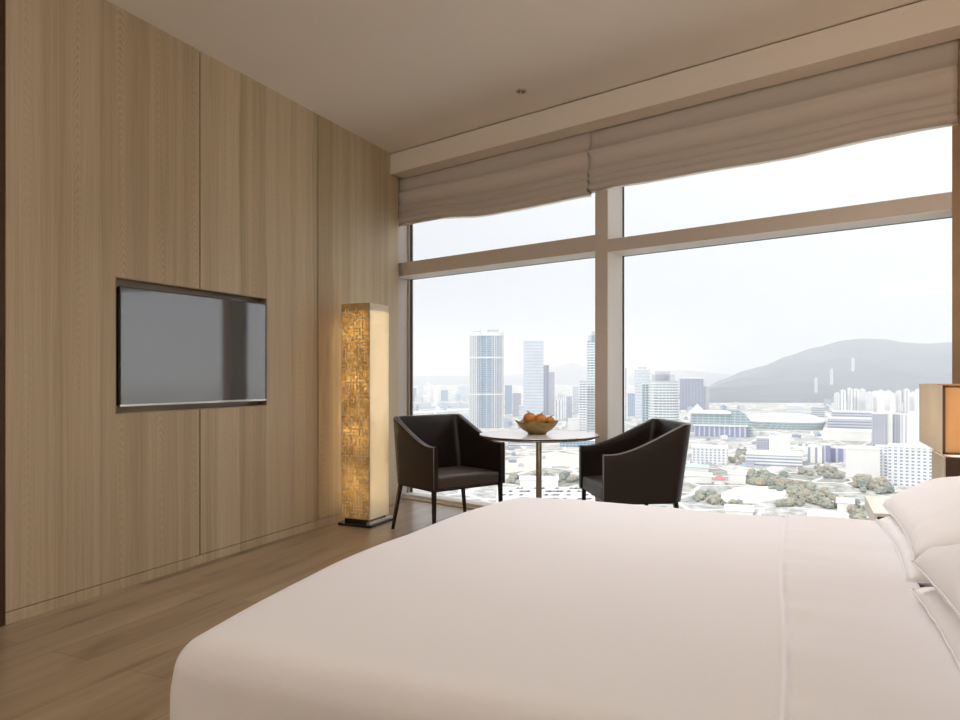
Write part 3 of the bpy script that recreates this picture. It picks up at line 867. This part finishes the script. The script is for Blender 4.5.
building('pale blue tower behind the rounded balcony tower, left of it', 635, 649.5, 418, 370, 'pale_grid', roofs=((.2, .8, 3),))
building('low blue grey block beside the mullion and the pale blue tower', 627.5, 636, 416, 393, 'blue_grid')
building('narrow warm white tower right against the mullion edge', 623, 627.5, 420, 368, 'white_stripe')
building('large dark violet grey office block right of the rounded balcony tower', 680, 703, 411, 378.5, 'dark_grid', roofs=((.15, .8, 1.5),))
building('paler slice of building tucked beside the dark violet office block', 702, 709, 411, 386, 'grey_grid')
# left hand distance
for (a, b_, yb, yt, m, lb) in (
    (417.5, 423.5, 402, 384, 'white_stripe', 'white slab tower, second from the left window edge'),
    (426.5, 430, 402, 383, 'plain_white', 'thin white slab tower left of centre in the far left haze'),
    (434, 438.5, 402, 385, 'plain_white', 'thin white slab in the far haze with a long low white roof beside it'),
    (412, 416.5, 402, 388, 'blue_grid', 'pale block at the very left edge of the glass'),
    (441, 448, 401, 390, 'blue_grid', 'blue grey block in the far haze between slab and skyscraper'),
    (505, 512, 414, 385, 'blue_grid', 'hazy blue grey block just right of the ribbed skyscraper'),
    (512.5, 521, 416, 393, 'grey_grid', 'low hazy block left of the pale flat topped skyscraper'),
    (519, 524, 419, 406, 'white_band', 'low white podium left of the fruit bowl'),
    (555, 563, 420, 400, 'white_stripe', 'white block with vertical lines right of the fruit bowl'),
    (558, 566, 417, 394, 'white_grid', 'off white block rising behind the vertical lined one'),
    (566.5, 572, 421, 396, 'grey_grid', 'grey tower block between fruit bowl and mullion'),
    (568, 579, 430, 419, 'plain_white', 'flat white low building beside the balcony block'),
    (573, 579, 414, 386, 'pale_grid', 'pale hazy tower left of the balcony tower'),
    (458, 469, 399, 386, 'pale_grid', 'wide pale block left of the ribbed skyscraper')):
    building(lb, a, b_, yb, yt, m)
# convention hall with a curved glass end, white roofed stadium
e, d, wd = city_empty('convention_hall', 'wide green grey hall with a curved glass end behind the right armchair', 'building', 692, 751, 436)
h = zat(412, d)
link('hall_body', B((-wd / 2, wd / 2 - 28, 2, 60, 0, h * .92)), F['green_glass'], e)
link('front_range', B((-wd / 2 + 6, wd / 2 - 10, -14, 2, 0, h * .42)), F['violet'], e)
link('eaves', B((-wd / 2 - 3, wd / 2 - 34, -3, 63, h * .92, h), (-wd / 2 + 4, wd / 2 - 8, -16, 3, h * .42, h * .47)), F['plain_white'], e)
bm = bmesh.new(); n = 20
for y_ in (0, 60):
    pass
rows = []
for i in range(n + 1):
    a = PI / 2 * i / n
    x_ = wd / 2 - 34 + 34 * math.sin(a); z_ = h * 1.12 * math.cos(a) ** .8
    rows.append([bm.verts.new((x_ - (y_ * .12), y_, z_)) for y_ in (-4, 64)] + [bm.verts.new((x_ - (y_ * .12), y_, 0)) for y_ in (64, -4)])
for a, b_ in zip(rows, rows[1:]):
    for k in range(3): bm.faces.new((a[k], b_[k], b_[k + 1], a[k + 1]))
    try: bm.faces.new((a[3], b_[3], b_[0], a[0]))
    except ValueError: pass
bm.faces.new(rows[0])
bmesh.ops.recalc_face_normals(bm, faces=bm.faces)
link('curved_glass_end', bm, F['green_glass'], e)
bm = bmesh.new()
v = [bm.verts.new(p) for p in ((-12, 0, 0), (12, 0, 0), (0, 0, 13), (-12, 10, 0), (12, 10, 0), (0, 10, 13))]
for f in ((0, 1, 2), (3, 5, 4), (0, 2, 5, 3), (1, 4, 5, 2), (0, 3, 4, 1)): bm.faces.new([v[i] for i in f])
bmesh.ops.recalc_face_normals(bm, faces=bm.faces)
link('gable', bm, F['plain_white'], e, loc=(-wd * .40, 8, h))
e, d, wd = city_empty('stadium', 'broad low white domed roof in front of the mountain', 'stadium', 744, 822, 428)
link('roof', lathe([(wd * .5, zat(421, d)), (wd * .48, zat(418, d)), (wd * .36, zat(415, d)), (wd * .2, zat(413.4, d)), (0, zat(413, d))], 64), F['plain_white'], e, True).scale = (1, .6, 1)
link('stand', lathe([(wd * .46, 0), (wd * .5, zat(421, d))], 64), F['green_glass'], e).scale = (1, .6, 1)
for (a, b_, yb, yt, m, lb) in (
    (788, 803, 414, 405.5, 'white_band', 'white lecture hall like block at the foot of the mountain'),
    (812, 824, 417, 407, 'grey_band', 'grey block at the mountain foot right of the white domed roof'),
    (692.5, 727, 464, 448, 'white_grid', 'white block with rows of square windows below the convention hall'),
    (770, 789, 462, 437, 'plain_white', 'white church like block with a square tower, centre right'),
    (757, 771, 456, 438, 'grey_grid', 'grey windowed slab left of the white church like block'),
    (748, 800, 466, 455, 'white_band', 'long white range in front of the grey windowed slab'),
    (808.5, 821.5, 463, 447, 'white_stripe', 'white office block with vertical dark strips'),
    (821.5, 830, 463, 445, 'violet', 'violet striped office tower right of the white strip block'),
    (830, 846, 462, 448, 'violet', 'violet glass office set back beside the big white block'),
    (847.5, 878, 478, 449, 'plain_white', 'big blank white block right of the violet glass office'),
    (877, 892, 476, 447, 'white_grid', 'white block with small window dots left of the gridded apartments'),
    (891, 932, 486, 447.5, 'white_grid', 'large gridded white apartment block next to the table lamp'),
    (830, 873, 431, 419, 'grey_band', 'long grey terraced office building with sweeping bands'),
    (834, 870, 424, 412, 'grey_band', 'upper terrace of grey office building under the white apartment cluster'),
    (826, 880, 441, 432, 'plain_white', 'long flat white roof before the terraced office building'),
    (872.5, 885.5, 446, 413.5, 'grey_grid', 'grey gridded apartment slab right of the terraced office'),
    (885.5, 892, 446, 412, 'plain_white', 'blank white gable end beside the grey gridded slab'),
    (892.5, 900, 446, 414, 'grey_grid', 'narrow grey gridded slab right of the white gable'),
    (901, 909, 447, 415, 'white_grid', 'white gridded slab, third right of the white gable'),
    (910, 930, 448, 413, 'plain_white', 'blank white slab disappearing behind the table lamp')):
    building(lb, a, b_, yb, yt, m, 'city_building')
for k in range(15):
    px = 834 + k * 6.3 + rc.uniform(-.8, .8)
    b = building('white apartment tower in the cluster at the foot of the mountain', px, px + rc.uniform(5.0, 6.6), 412.5 + rc.uniform(-1, 1), rc.uniform(389, 394), rc.choice(('white_stripe', 'plain_white', 'white_grid')), 'apartment_tower', 'tower', group='white apartment cluster below the mountain', roofs=((.3, .7, 1.4),))
# low sheds in the near ground
for (a, b_, yb, yt, m, nm, lb) in (
    (684, 708, 472, 467.5, 'green_roof', 'warehouse', 'long low shed with a pale green roof near the right armchair'),
    (686, 711, 483, 476, 'plain_white', 'warehouse', 'long low white shed in front of the green roofed one'),
    (729, 745, 484, 474, 'plain_white', 'warehouse', 'low cream shed beside the small red roof'),
    (520, 558, 487, 480, 'plain_white', 'warehouse', 'wide flat white roofed shed seen under the round table'),
    (838, 853, 512, 503, 'plain_white', 'villa', 'small white house among the trees left of the nightstand'),
    (560, 600, 447, 440, 'blue_grid', 'warehouse', 'low blue grey building seen right of the table pedestal'),
    (508, 532, 446, 441, 'white_band', 'warehouse', 'low white banded building seen left of the table pedestal'),
    (810, 845, 525, 518, 'plain_white', 'warehouse', 'flat pale roof at the foot of the wooded slope'),
    (726, 752, 517, 511, 'plain_white', 'warehouse', 'pale flat roof showing just above the far edge of the bed')):
    if m == 'green_roof' and m not in F: F[m] = simple('pale_green_roof', srgb(186, 208, 196), .7)
    e, d, wd = city_empty(nm, lb, 'building', a, b_, yb)
    h = zat(yt, d) ; dep = 26; h = max(4, min(h, 9))
    link('walls', B((-wd / 2, wd / 2, 0, dep, 0, h)), F['plain_white' if m == 'green_roof' else m], e)
    bm = bmesh.new(); k = wd / 2 + .8
    v = [bm.verts.new(p) for p in ((-k, -1, h), (k, -1, h), (k, dep + 1, h), (-k, dep + 1, h), (-k, dep / 2, h + 2), (k, dep / 2, h + 2))]
    for f in ((0, 1, 5, 4), (3, 4, 5, 2), (0, 4, 3), (1, 2, 5), (0, 3, 2, 1)): bm.faces.new([v[i] for i in f])
    bmesh.ops.recalc_face_normals(bm, faces=bm.faces)
    link('roof', bm, F[m] if m in ('green_roof', 'plain_white') else F['plain_white'], e)
e, d, wd = city_empty('pavilion', 'small round red roofed pavilion beside the low cream shed', 'pavilion', 713, 726, 484)
link('walls', lathe([(wd * .42, 0), (wd * .42, 4.5), (0, 4.5)], 24), F['plain_white'], e)
link('roof', lathe([(wd * .5, 4.3), (wd * .3, 6.5), (0, 8.5)], 24), simple('red_roof', srgb(196, 128, 130), .8), e)

# scattered low-rise blocks: one mesh per kind, copied as individuals
src = []
for k, m in enumerate(('plain_white', 'white_grid', 'grey_grid', 'white_band', 'roof_grey', 'blue_grid')):
    o = link('low_rise_building', B((-.5, .5, -.5, .5, 0, 1), (-.2, .15, -.2, .2, 1, 1.2)), F[m])
    src.append(o)
def lowrise(px, y, w_, d_, h_, kind, first, lab, grp):
    x, yy, d = ground_pt(px, y)
    o = src[kind] if first[kind] else src[kind].copy()
    if not first[kind]: C.objects.link(o)
    first[kind] = False
    o.location = (x, yy, GZ); o.rotation_euler = (0, 0, rc.choice((.3, .35, -.9, .1)) + rc.uniform(-.1, .1)); o.scale = (w_, d_, h_)
    tag(o, lab, 'building', grp)
first = [True] * 6
def blocked(px, y):
    return (744 < px < 822 and y < 432) or (720 < px < 800 and y > 486) or (506 < px < 600 and y > 470)
n = 0
tries = 0
while n < 290 and tries < 9000:
    tries += 1
    z = rc.random()
    if z < .42: px, y = rc.uniform(412, 600), 393 + 85 * rc.random() ** 1.5
    else: px, y = rc.uniform(626, 880), 402 + 66 * rc.random() ** 1.2
    if blocked(px, y): continue
    d = 101.1 * FPX / (y - HZ)
    k = 6.5 if y < 420 else 5
    w_ = min(rc.uniform(2.5, 7) * d / FPX, 60); 
    h_ = rc.uniform(.8, 3.4 if y > 420 else 6) * d / FPX * .9
    gx, gy, _ = ground_pt(px, y)
    if not free(gx, gy, w_ * .6): continue
    TAKEN.append((gx, gy, w_ * .6))
    left = px < 610
    lowrise(px, y, w_, w_ * rc.uniform(.5, 1.2), max(4, min(h_, 40)), rc.randrange(6), first,
            'small pale low-rise block in the crowded city left of the mullion' if left else 'small pale low-rise block in the crowded city right of the mullion',
            'low-rise blocks left of the mullion' if left else 'low-rise blocks right of the mullion')
    n += 1

# trees
crowns = []
for k in range(4):
    bm = bmesh.new()
    bmesh.ops.create_icosphere(bm, subdivisions=3, radius=1)
    for v_ in bm.verts:
        p = v_.co.copy(); q = p * 1.6 + Vector((k * 9, 0, 0))
        v_.co = p * (1 + .42 * noise.noise(q) + .40 * noise.noise(q * 3.3)); v_.co.z = v_.co.z * .85 + .95
    tube(bm, [(0, 0, 0), (0, 0, .5)], .1, 6)
    mt = NT('foliage'); ff = mt.noise(mt.coord(), 3.5, 4, .7)
    cols = ((srgb(132, 132, 116), srgb(184, 182, 164)), (srgb(124, 130, 118), srgb(174, 176, 160)), (srgb(146, 138, 122), srgb(188, 178, 160)), (srgb(116, 124, 116), srgb(160, 168, 158)))[k]
    mt.bsdf(mt.ramp(ff, (.35, cols[0]), (.65, cols[1])), .9, .1)
    crowns.append(link('tree', bm, mt.m, smooth=False))
tfirst = [True] * 4
def tree(px, y, r_, lab, grp, k=None):
    x, yy, d = ground_pt(px, y)
    k = rc.randrange(4) if k is None else k
    o = crowns[k] if tfirst[k] else crowns[k].copy()
    if not tfirst[k]: C.objects.link(o)
    tfirst[k] = False
    o.location = (x, yy, GZ); o.rotation_euler = (0, 0, rc.uniform(0, 6)); o.scale = (r_ * rc.uniform(.9, 1.3), r_ * rc.uniform(.9, 1.3), r_ * rc.uniform(.8, 1.15))
    tag(o, lab, 'tree', grp)
def belt(pts, nn_, r0, r1, lab, grp, spread):
    for _ in range(nn_):
        f = rc.random() * (len(pts) - 1); i = int(f); f -= i
        px = pts[i][0] * (1 - f) + pts[i + 1][0] * f + rc.uniform(-3, 3); y = pts[i][1] * (1 - f) + pts[i + 1][1] * f + rc.uniform(-spread, spread) * 1.25
        gx, gy, _ = ground_pt(px, y)
        if not free(gx, gy, 3): continue
        tree(px, y, rc.uniform(r0, r1) * rc.choice((.4, .55, .7)), lab, grp)
belt([(750, 478), (775, 483), (800, 492), (830, 503), (862, 517)], 135, 4.0, 6.5, 'dull green tree in the wooded belt running down towards the nightstand', 'trees of the wooded belt', 6)
belt([(778, 509), (792, 501), (806, 503)], 16, 3.6, 5, 'tree on the near corner of the pale sandy field', 'trees at the near corner of the field', 4)
belt([(690, 500), (708, 496), (715, 504), (748, 508)], 34, 3.2, 5.2, 'olive tree on the left edge of the pale sandy field', 'trees left of the field', 3)
belt([(800, 470), (822, 472), (846, 480)], 34, 3, 5, 'grey green tree in the row before the violet office', 'trees before the violet office', 4)
belt([(856, 490), (866, 486), (890, 492)], 16, 6, 9, 'big grey green tree in front of the gridded apartments', 'trees in front of the gridded apartments', 4)
belt([(506, 481), (540, 480), (576, 482), (600, 480)], 40, 3.5, 6, 'hazy tree in the row seen beneath the round table', 'trees seen beneath the round table', 2)
belt([(728, 466), (745, 452), (738, 462)], 16, 3.5, 5.5, 'tree between the white windowed block and the long white range', 'trees beside the long white range', 5)
# parked cars below the table
cm = [simple('car_paint_white', srgb(235, 235, 235), .3), simple('car_paint_grey', srgb(150, 152, 158), .3), simple('car_paint_dark', srgb(104, 104, 110), .3)]
cars = []
for m in cm:
    bm = B((-.9, .9, -2.2, 2.2, .3, .9)); box(bm, -.8, .8, -1.3, 1.1, .9, 1.45, bev=.15)
    cars.append(link('parked_car', bm, m))
cfirst = [True] * 3; nc_ = 0
for row, y in enumerate((489, 492, 495.5, 499.5, 504)):
    for j in range(30):
        if rc.random() < .25: continue
        px = 500 + j * 3.6 + rc.uniform(-.4, .4)
        x, yy, d = ground_pt(px, y)
        k = rc.choice((0, 0, 1, 2)); o = cars[k] if cfirst[k] else cars[k].copy()
        if not cfirst[k]: C.objects.link(o)
        cfirst[k] = False
        o.location = (x, yy, GZ); o.rotation_euler = (0, 0, -.2 + rc.uniform(-.05, .05))
        tag(o, 'car parked in the rows of the open lot seen beneath the table', 'car', 'cars parked in the lot')

# ground, patches of water, field and lot
t = NT('city_ground')
vor = t.n('ShaderNodeTexVoronoi'); vor.feature = 'DISTANCE_TO_EDGE'; vor.inputs['Scale'].default_value = 1
vv = t.coord((.022, .016, 1), rot=(0, 0, .5)); t.l(vv, vor.inputs['Vector'])
vc = t.n('ShaderNodeTexVoronoi'); vc.inputs['Scale'].default_value = 1; t.l(vv, vc.inputs['Vector'])
bw_ = t.n('ShaderNodeRGBToBW'); t.l(vc.outputs['Color'], bw_.inputs[0])
base = t.ramp(bw_.outputs[0], (.2, srgb(172, 172, 160)), (.45, srgb(206, 202, 192)), (.6, srgb(184, 186, 186)), (.8, srgb(222, 218, 208)))
fine = t.noise(t.coord((.09, .09, 1)), 1, 5, .75)
base = t.mix(1.0, base, t.ramp(fine, (.40, (.46, .47, .47, 1)), (.56, (.95, .95, .95, 1))), 'MULTIPLY')
col = t.mix(t.ramp(vor.outputs['Distance'], (.03, 1.0), (.05, 0.0)), base, srgb(216, 214, 212))
t.bsdf(col, .9, .1)
bm = bmesh.new(); bmesh.ops.create_grid(bm, x_segments=8, y_segments=8, size=26000)
struct(link('ground', bm, t.m, loc=(0, 0, GZ)))
def patch(name, pts, mat, dz, label, cat):
    bm = bmesh.new(); vs = []
    for px, y in pts:
        x, yy, d = ground_pt(px, y); vs.append((x, yy))
    cx = sum(v[0] for v in vs) / len(vs); cy_ = sum(v[1] for v in vs) / len(vs)
    lo = [bm.verts.new((x - cx, y - cy_, 0)) for x, y in vs]; hi = [bm.verts.new((x - cx, y - cy_, dz)) for x, y in vs]
    bm.faces.new(hi)
    for i in range(len(vs)): bm.faces.new((lo[i], lo[(i + 1) % len(vs)], hi[(i + 1) % len(vs)], hi[i]))
    bmesh.ops.recalc_face_normals(bm, faces=bm.faces)
    return tag(link(name, bm, mat, loc=(cx, cy_, GZ)), label, cat)
patch('river', [(380, 411), (440, 407.5), (475, 408), (475, 403.5), (440, 403), (380, 405.5)], simple('river_water', srgb(120, 140, 160), .25, .5), .6, 'blue grey river crossing behind the left armchair', 'river')
patch('river_channel', [(380, 433), (480, 426), (512, 428), (512, 419), (470, 415), (380, 420)], simple('channel_water', srgb(128, 146, 164), .3, .5), .4, 'wide blue grey channel just above the back of the left armchair', 'river')
patch('highway', [(380, 416.5), (470, 410.5), (470, 409), (380, 414.4)], simple('road_concrete', srgb(212, 212, 216), .8), 2.0, 'pale raised highway between river and channel', 'road')
patch('sandy_field', [(719, 502), (722, 493), (737, 487.5), (768, 486), (789, 491), (782, 499), (757, 503)], simple('pale_sand', srgb(232, 228, 212), .9, nscale=.05, namt=.03), .4, 'pale sandy playing field ringed by trees', 'field')
patch('sandy_lot', [(503, 461), (556, 452), (600, 458), (600, 470), (560, 466), (503, 474)], simple('lot_earth', srgb(214, 208, 196), .9, nscale=.03, namt=.08), .3, 'bare beige lot seen through beneath the table top', 'lot')
patch('parking_lot', [(496, 507), (497, 487), (604, 487), (608, 507)], simple('lot_concrete', srgb(218, 215, 210), .9, nscale=.2, namt=.06), .2, 'pale open parking lot beneath the round table', 'parking lot')

# mountain behind the city and a faint far range
def ridge(name, prof, dn, dr, db, label, mat, seed, rough):
    bm = bmesh.new(); nx, ny = 150, 36
    p0, p1 = prof[0][0], prof[-1][0]
    rows = []
    for i in range(nx + 1):
        px = p0 + (p1 - p0) * i / nx
        for (a, ya), (b_, yb_) in zip(prof, prof[1:]):
            if a <= px <= b_:
                f = (px - a) / (b_ - a); f = f * f * (3 - 2 * f) * .5 + f * .5; yr = ya + (yb_ - ya) * f; break
        hr = CAMH + (HZ - yr) * dr / FPX - GZ
        r_ = ray(px); col = []
        for j in range(ny + 1):
            t_ = j / ny
            if t_ < .62:
                k = t_ / .62; d = dn + (dr - dn) * k; z = hr * (k ** 1.15)
                z += rough * math.sin(k * PI) * (noise.noise(Vector((r_.x * d * .0011, r_.y * d * .0011, seed))) + .5 * noise.noise(Vector((r_.x * d * .0032, r_.y * d * .0032, seed))))
            else:
                k = (t_ - .62) / .38; d = dr + (db - dr) * k; z = hr * (1 - k) 
            col.append(bm.verts.new((r_.x * d, r_.y * d, GZ + max(z, -2))))
        rows.append(col)
    for a, b_ in zip(rows, rows[1:]):
        for j in range(ny): bm.faces.new((a[j], b_[j], b_[j + 1], a[j + 1]))
    bmesh.ops.recalc_face_normals(bm, faces=bm.faces)
    o = link(name, bm, mat, smooth=True)
    return tag(o, label, 'mountain')
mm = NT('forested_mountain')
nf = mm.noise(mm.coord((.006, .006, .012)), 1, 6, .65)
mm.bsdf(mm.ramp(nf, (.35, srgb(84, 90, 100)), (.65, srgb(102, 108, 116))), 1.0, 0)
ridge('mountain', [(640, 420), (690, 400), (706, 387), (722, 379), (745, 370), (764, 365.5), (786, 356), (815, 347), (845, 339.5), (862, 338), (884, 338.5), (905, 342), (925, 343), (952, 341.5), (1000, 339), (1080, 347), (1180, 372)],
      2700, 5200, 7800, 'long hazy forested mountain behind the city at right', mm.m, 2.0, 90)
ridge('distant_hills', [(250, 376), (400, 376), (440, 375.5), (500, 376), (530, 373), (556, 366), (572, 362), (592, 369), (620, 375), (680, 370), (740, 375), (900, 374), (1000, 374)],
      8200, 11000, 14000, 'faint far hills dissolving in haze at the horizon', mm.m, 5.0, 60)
for px, yb, yt in ((816, 393, 379), (831.5, 383, 370), (853, 369, 359)):
    r_ = ray(px); hr = CAMH + (HZ - 347 + (px - 816) * .15) * 5200 / FPX - GZ
    for q in range(100):
        k = q / 100; d = 2700 + 2500 * k; zz = GZ + hr * k ** 1.15
        if HZ - (zz - CAMH) * FPX / d < yb: break
    wd = 2.1 * d / FPX; h = (yb - yt) * d / FPX
    tw = link('hillside_tower', B((-wd / 2, wd / 2, -wd / 2, wd / 2, -40, h), (-wd / 4, wd / 4, -wd / 4, wd / 4, h, h + 6)), F['white_stripe'], loc=(r_.x * d, r_.y * d, zz), rotz=TH)
    tag(tw, {816: 'lowest of three thin white towers on the hazy mountainside', 831.5: 'middle one of three thin white towers on the hazy mountainside', 853: 'highest of three thin white towers on the hazy mountainside'}[px], 'tower')
# real haze: a wide low layer of scattering air over the city
vm = NT('city_haze')
vs_ = vm.n('ShaderNodeVolumeScatter'); vs_.inputs['Color'].default_value = (.88, .92, 1, 1); vs_.inputs['Density'].default_value = HAZE; vs_.inputs['Anisotropy'].default_value = 0
vm.l(vs_.outputs[0], vm.out.inputs['Volume'])
hz_ = link('haze', B((-14000, 14000, 300, 20000, GZ - 20, 420)), vm.m, rotz=TH)
tag(hz_, 'thin pale haze lying over the whole city and mountain', 'haze', kind='stuff')

# ------------------------------------------------------------------ light
w = bpy.data.worlds.new('sky'); sc.world = w; w.use_nodes = True
nt = w.node_tree; nt.nodes.clear()
wo = nt.nodes.new('ShaderNodeOutputWorld'); bg = nt.nodes.new('ShaderNodeBackground')
tc = nt.nodes.new('ShaderNodeTexCoord'); sx = nt.nodes.new('ShaderNodeSeparateXYZ'); nt.links.new(tc.outputs['Generated'], sx.inputs[0])
rp = nt.nodes.new('ShaderNodeValToRGB')
e = rp.color_ramp.elements
SKY = [(.0, (.80, .825, .88, 1)), (.10, (.84, .86, .905, 1)), (.27, (.98, .99, 1.02, 1)), (.6, (1.6, 1.6, 1.64, 1)), (1.0, (1.9, 1.9, 1.95, 1))]
while len(e) < len(SKY): e.new(.5)
for el, (p, c) in zip(e, SKY): el.position = p; el.color = c
nt.links.new(sx.outputs[2], rp.inputs[0])
# thin overcast, brighter towards the right of the view
ns_ = nt.nodes.new('ShaderNodeVectorMath'); ns_.operation = 'DOT_PRODUCT'; nt.links.new(tc.outputs['Generated'], ns_.inputs[0]); ns_.inputs[1].default_value = (.8, .55, .2)
mr = nt.nodes.new('ShaderNodeMapRange'); nt.links.new(ns_.outputs['Value'], mr.inputs[0])
mr.inputs[1].default_value = .0; mr.inputs[2].default_value = .85; mr.inputs[3].default_value = .90; mr.inputs[4].default_value = 1.20
nt.links.new(rp.outputs[0], bg.inputs[0]); nt.links.new(mr.outputs[0], bg.inputs[1]); nt.links.new(bg.outputs[0], wo.inputs[0])

sun = bpy.data.lights.new('sun', 'SUN'); sun.energy = 1.6; sun.angle = math.radians(12); sun.color = (1, .97, .93)
so = bpy.data.objects.new('sun', sun); C.objects.link(so)
so.rotation_euler = Vector((.35, .85, -.62)).to_track_quat('-Z', 'Y').to_euler(); so.location = (0, -20, 30)

def area(name, loc, target, sx_, sy_, e, col):
    ld = bpy.data.lights.new(name, 'AREA'); ld.shape = 'RECTANGLE'; ld.size = sx_; ld.size_y = sy_; ld.energy = e; ld.color = col
    o = bpy.data.objects.new(name, ld); C.objects.link(o); o.location = loc
    o.rotation_euler = (Vector(target) - Vector(loc)).to_track_quat('-Z', 'Y').to_euler()
    return o
WARM = (1, .985, .955)
area('fill_uplight', (-1.2, -1.9, 2.35), (-1.2, -1.2, 3.0), 3.2, .25, 76, WARM)  # unseen uplight added for ambient bounce off the ceiling
for _x, _e in ((-.9, 14.5), (.1, 12)):
    _p = area('bed_fill_panel', (_x, 3.2, 2.985), (_x, 2.9, 0), 1.0, .4, _e, (1, .97, .965)); _p.data.spread = math.radians(125)  # unseen fill panels added to brighten the bed

area('beam_warm_fill', (.80, 3.0, 1.95), (.62, 3.7, 3.0), .25, .10, 1.9, (1, .58, .36))  # unseen warm lamp added to glow on the right end of the beam

# ------------------------------------------------------------------ camera
cam = bpy.data.cameras.new('camera'); co = bpy.data.objects.new('camera', cam); C.objects.link(co)
cam.sensor_fit = 'HORIZONTAL'; cam.sensor_width = 36; cam.lens = 36 * FPX / 960
cam.shift_y = (HZ - 360) / 960
cam.clip_start = .02; cam.clip_end = 60000
co.location = (0, 0, CAMH); co.rotation_euler = (PI / 2, 0, TH)
sc.camera = co
sc.view_settings.view_transform = 'Standard'; sc.view_settings.look = 'None'
sc.view_settings.exposure = 0.0; sc.view_settings.gamma = 1; sc.view_settings.use_curve_mapping = False
cy = sc.cycles
cy.volume_bounces = 1; cy.max_bounces = 10; cy.diffuse_bounces = 6; cy.transparent_max_bounces = 12
cy.caustics_reflective = False; cy.caustics_refractive = False
cy.sample_clamp_indirect = 6
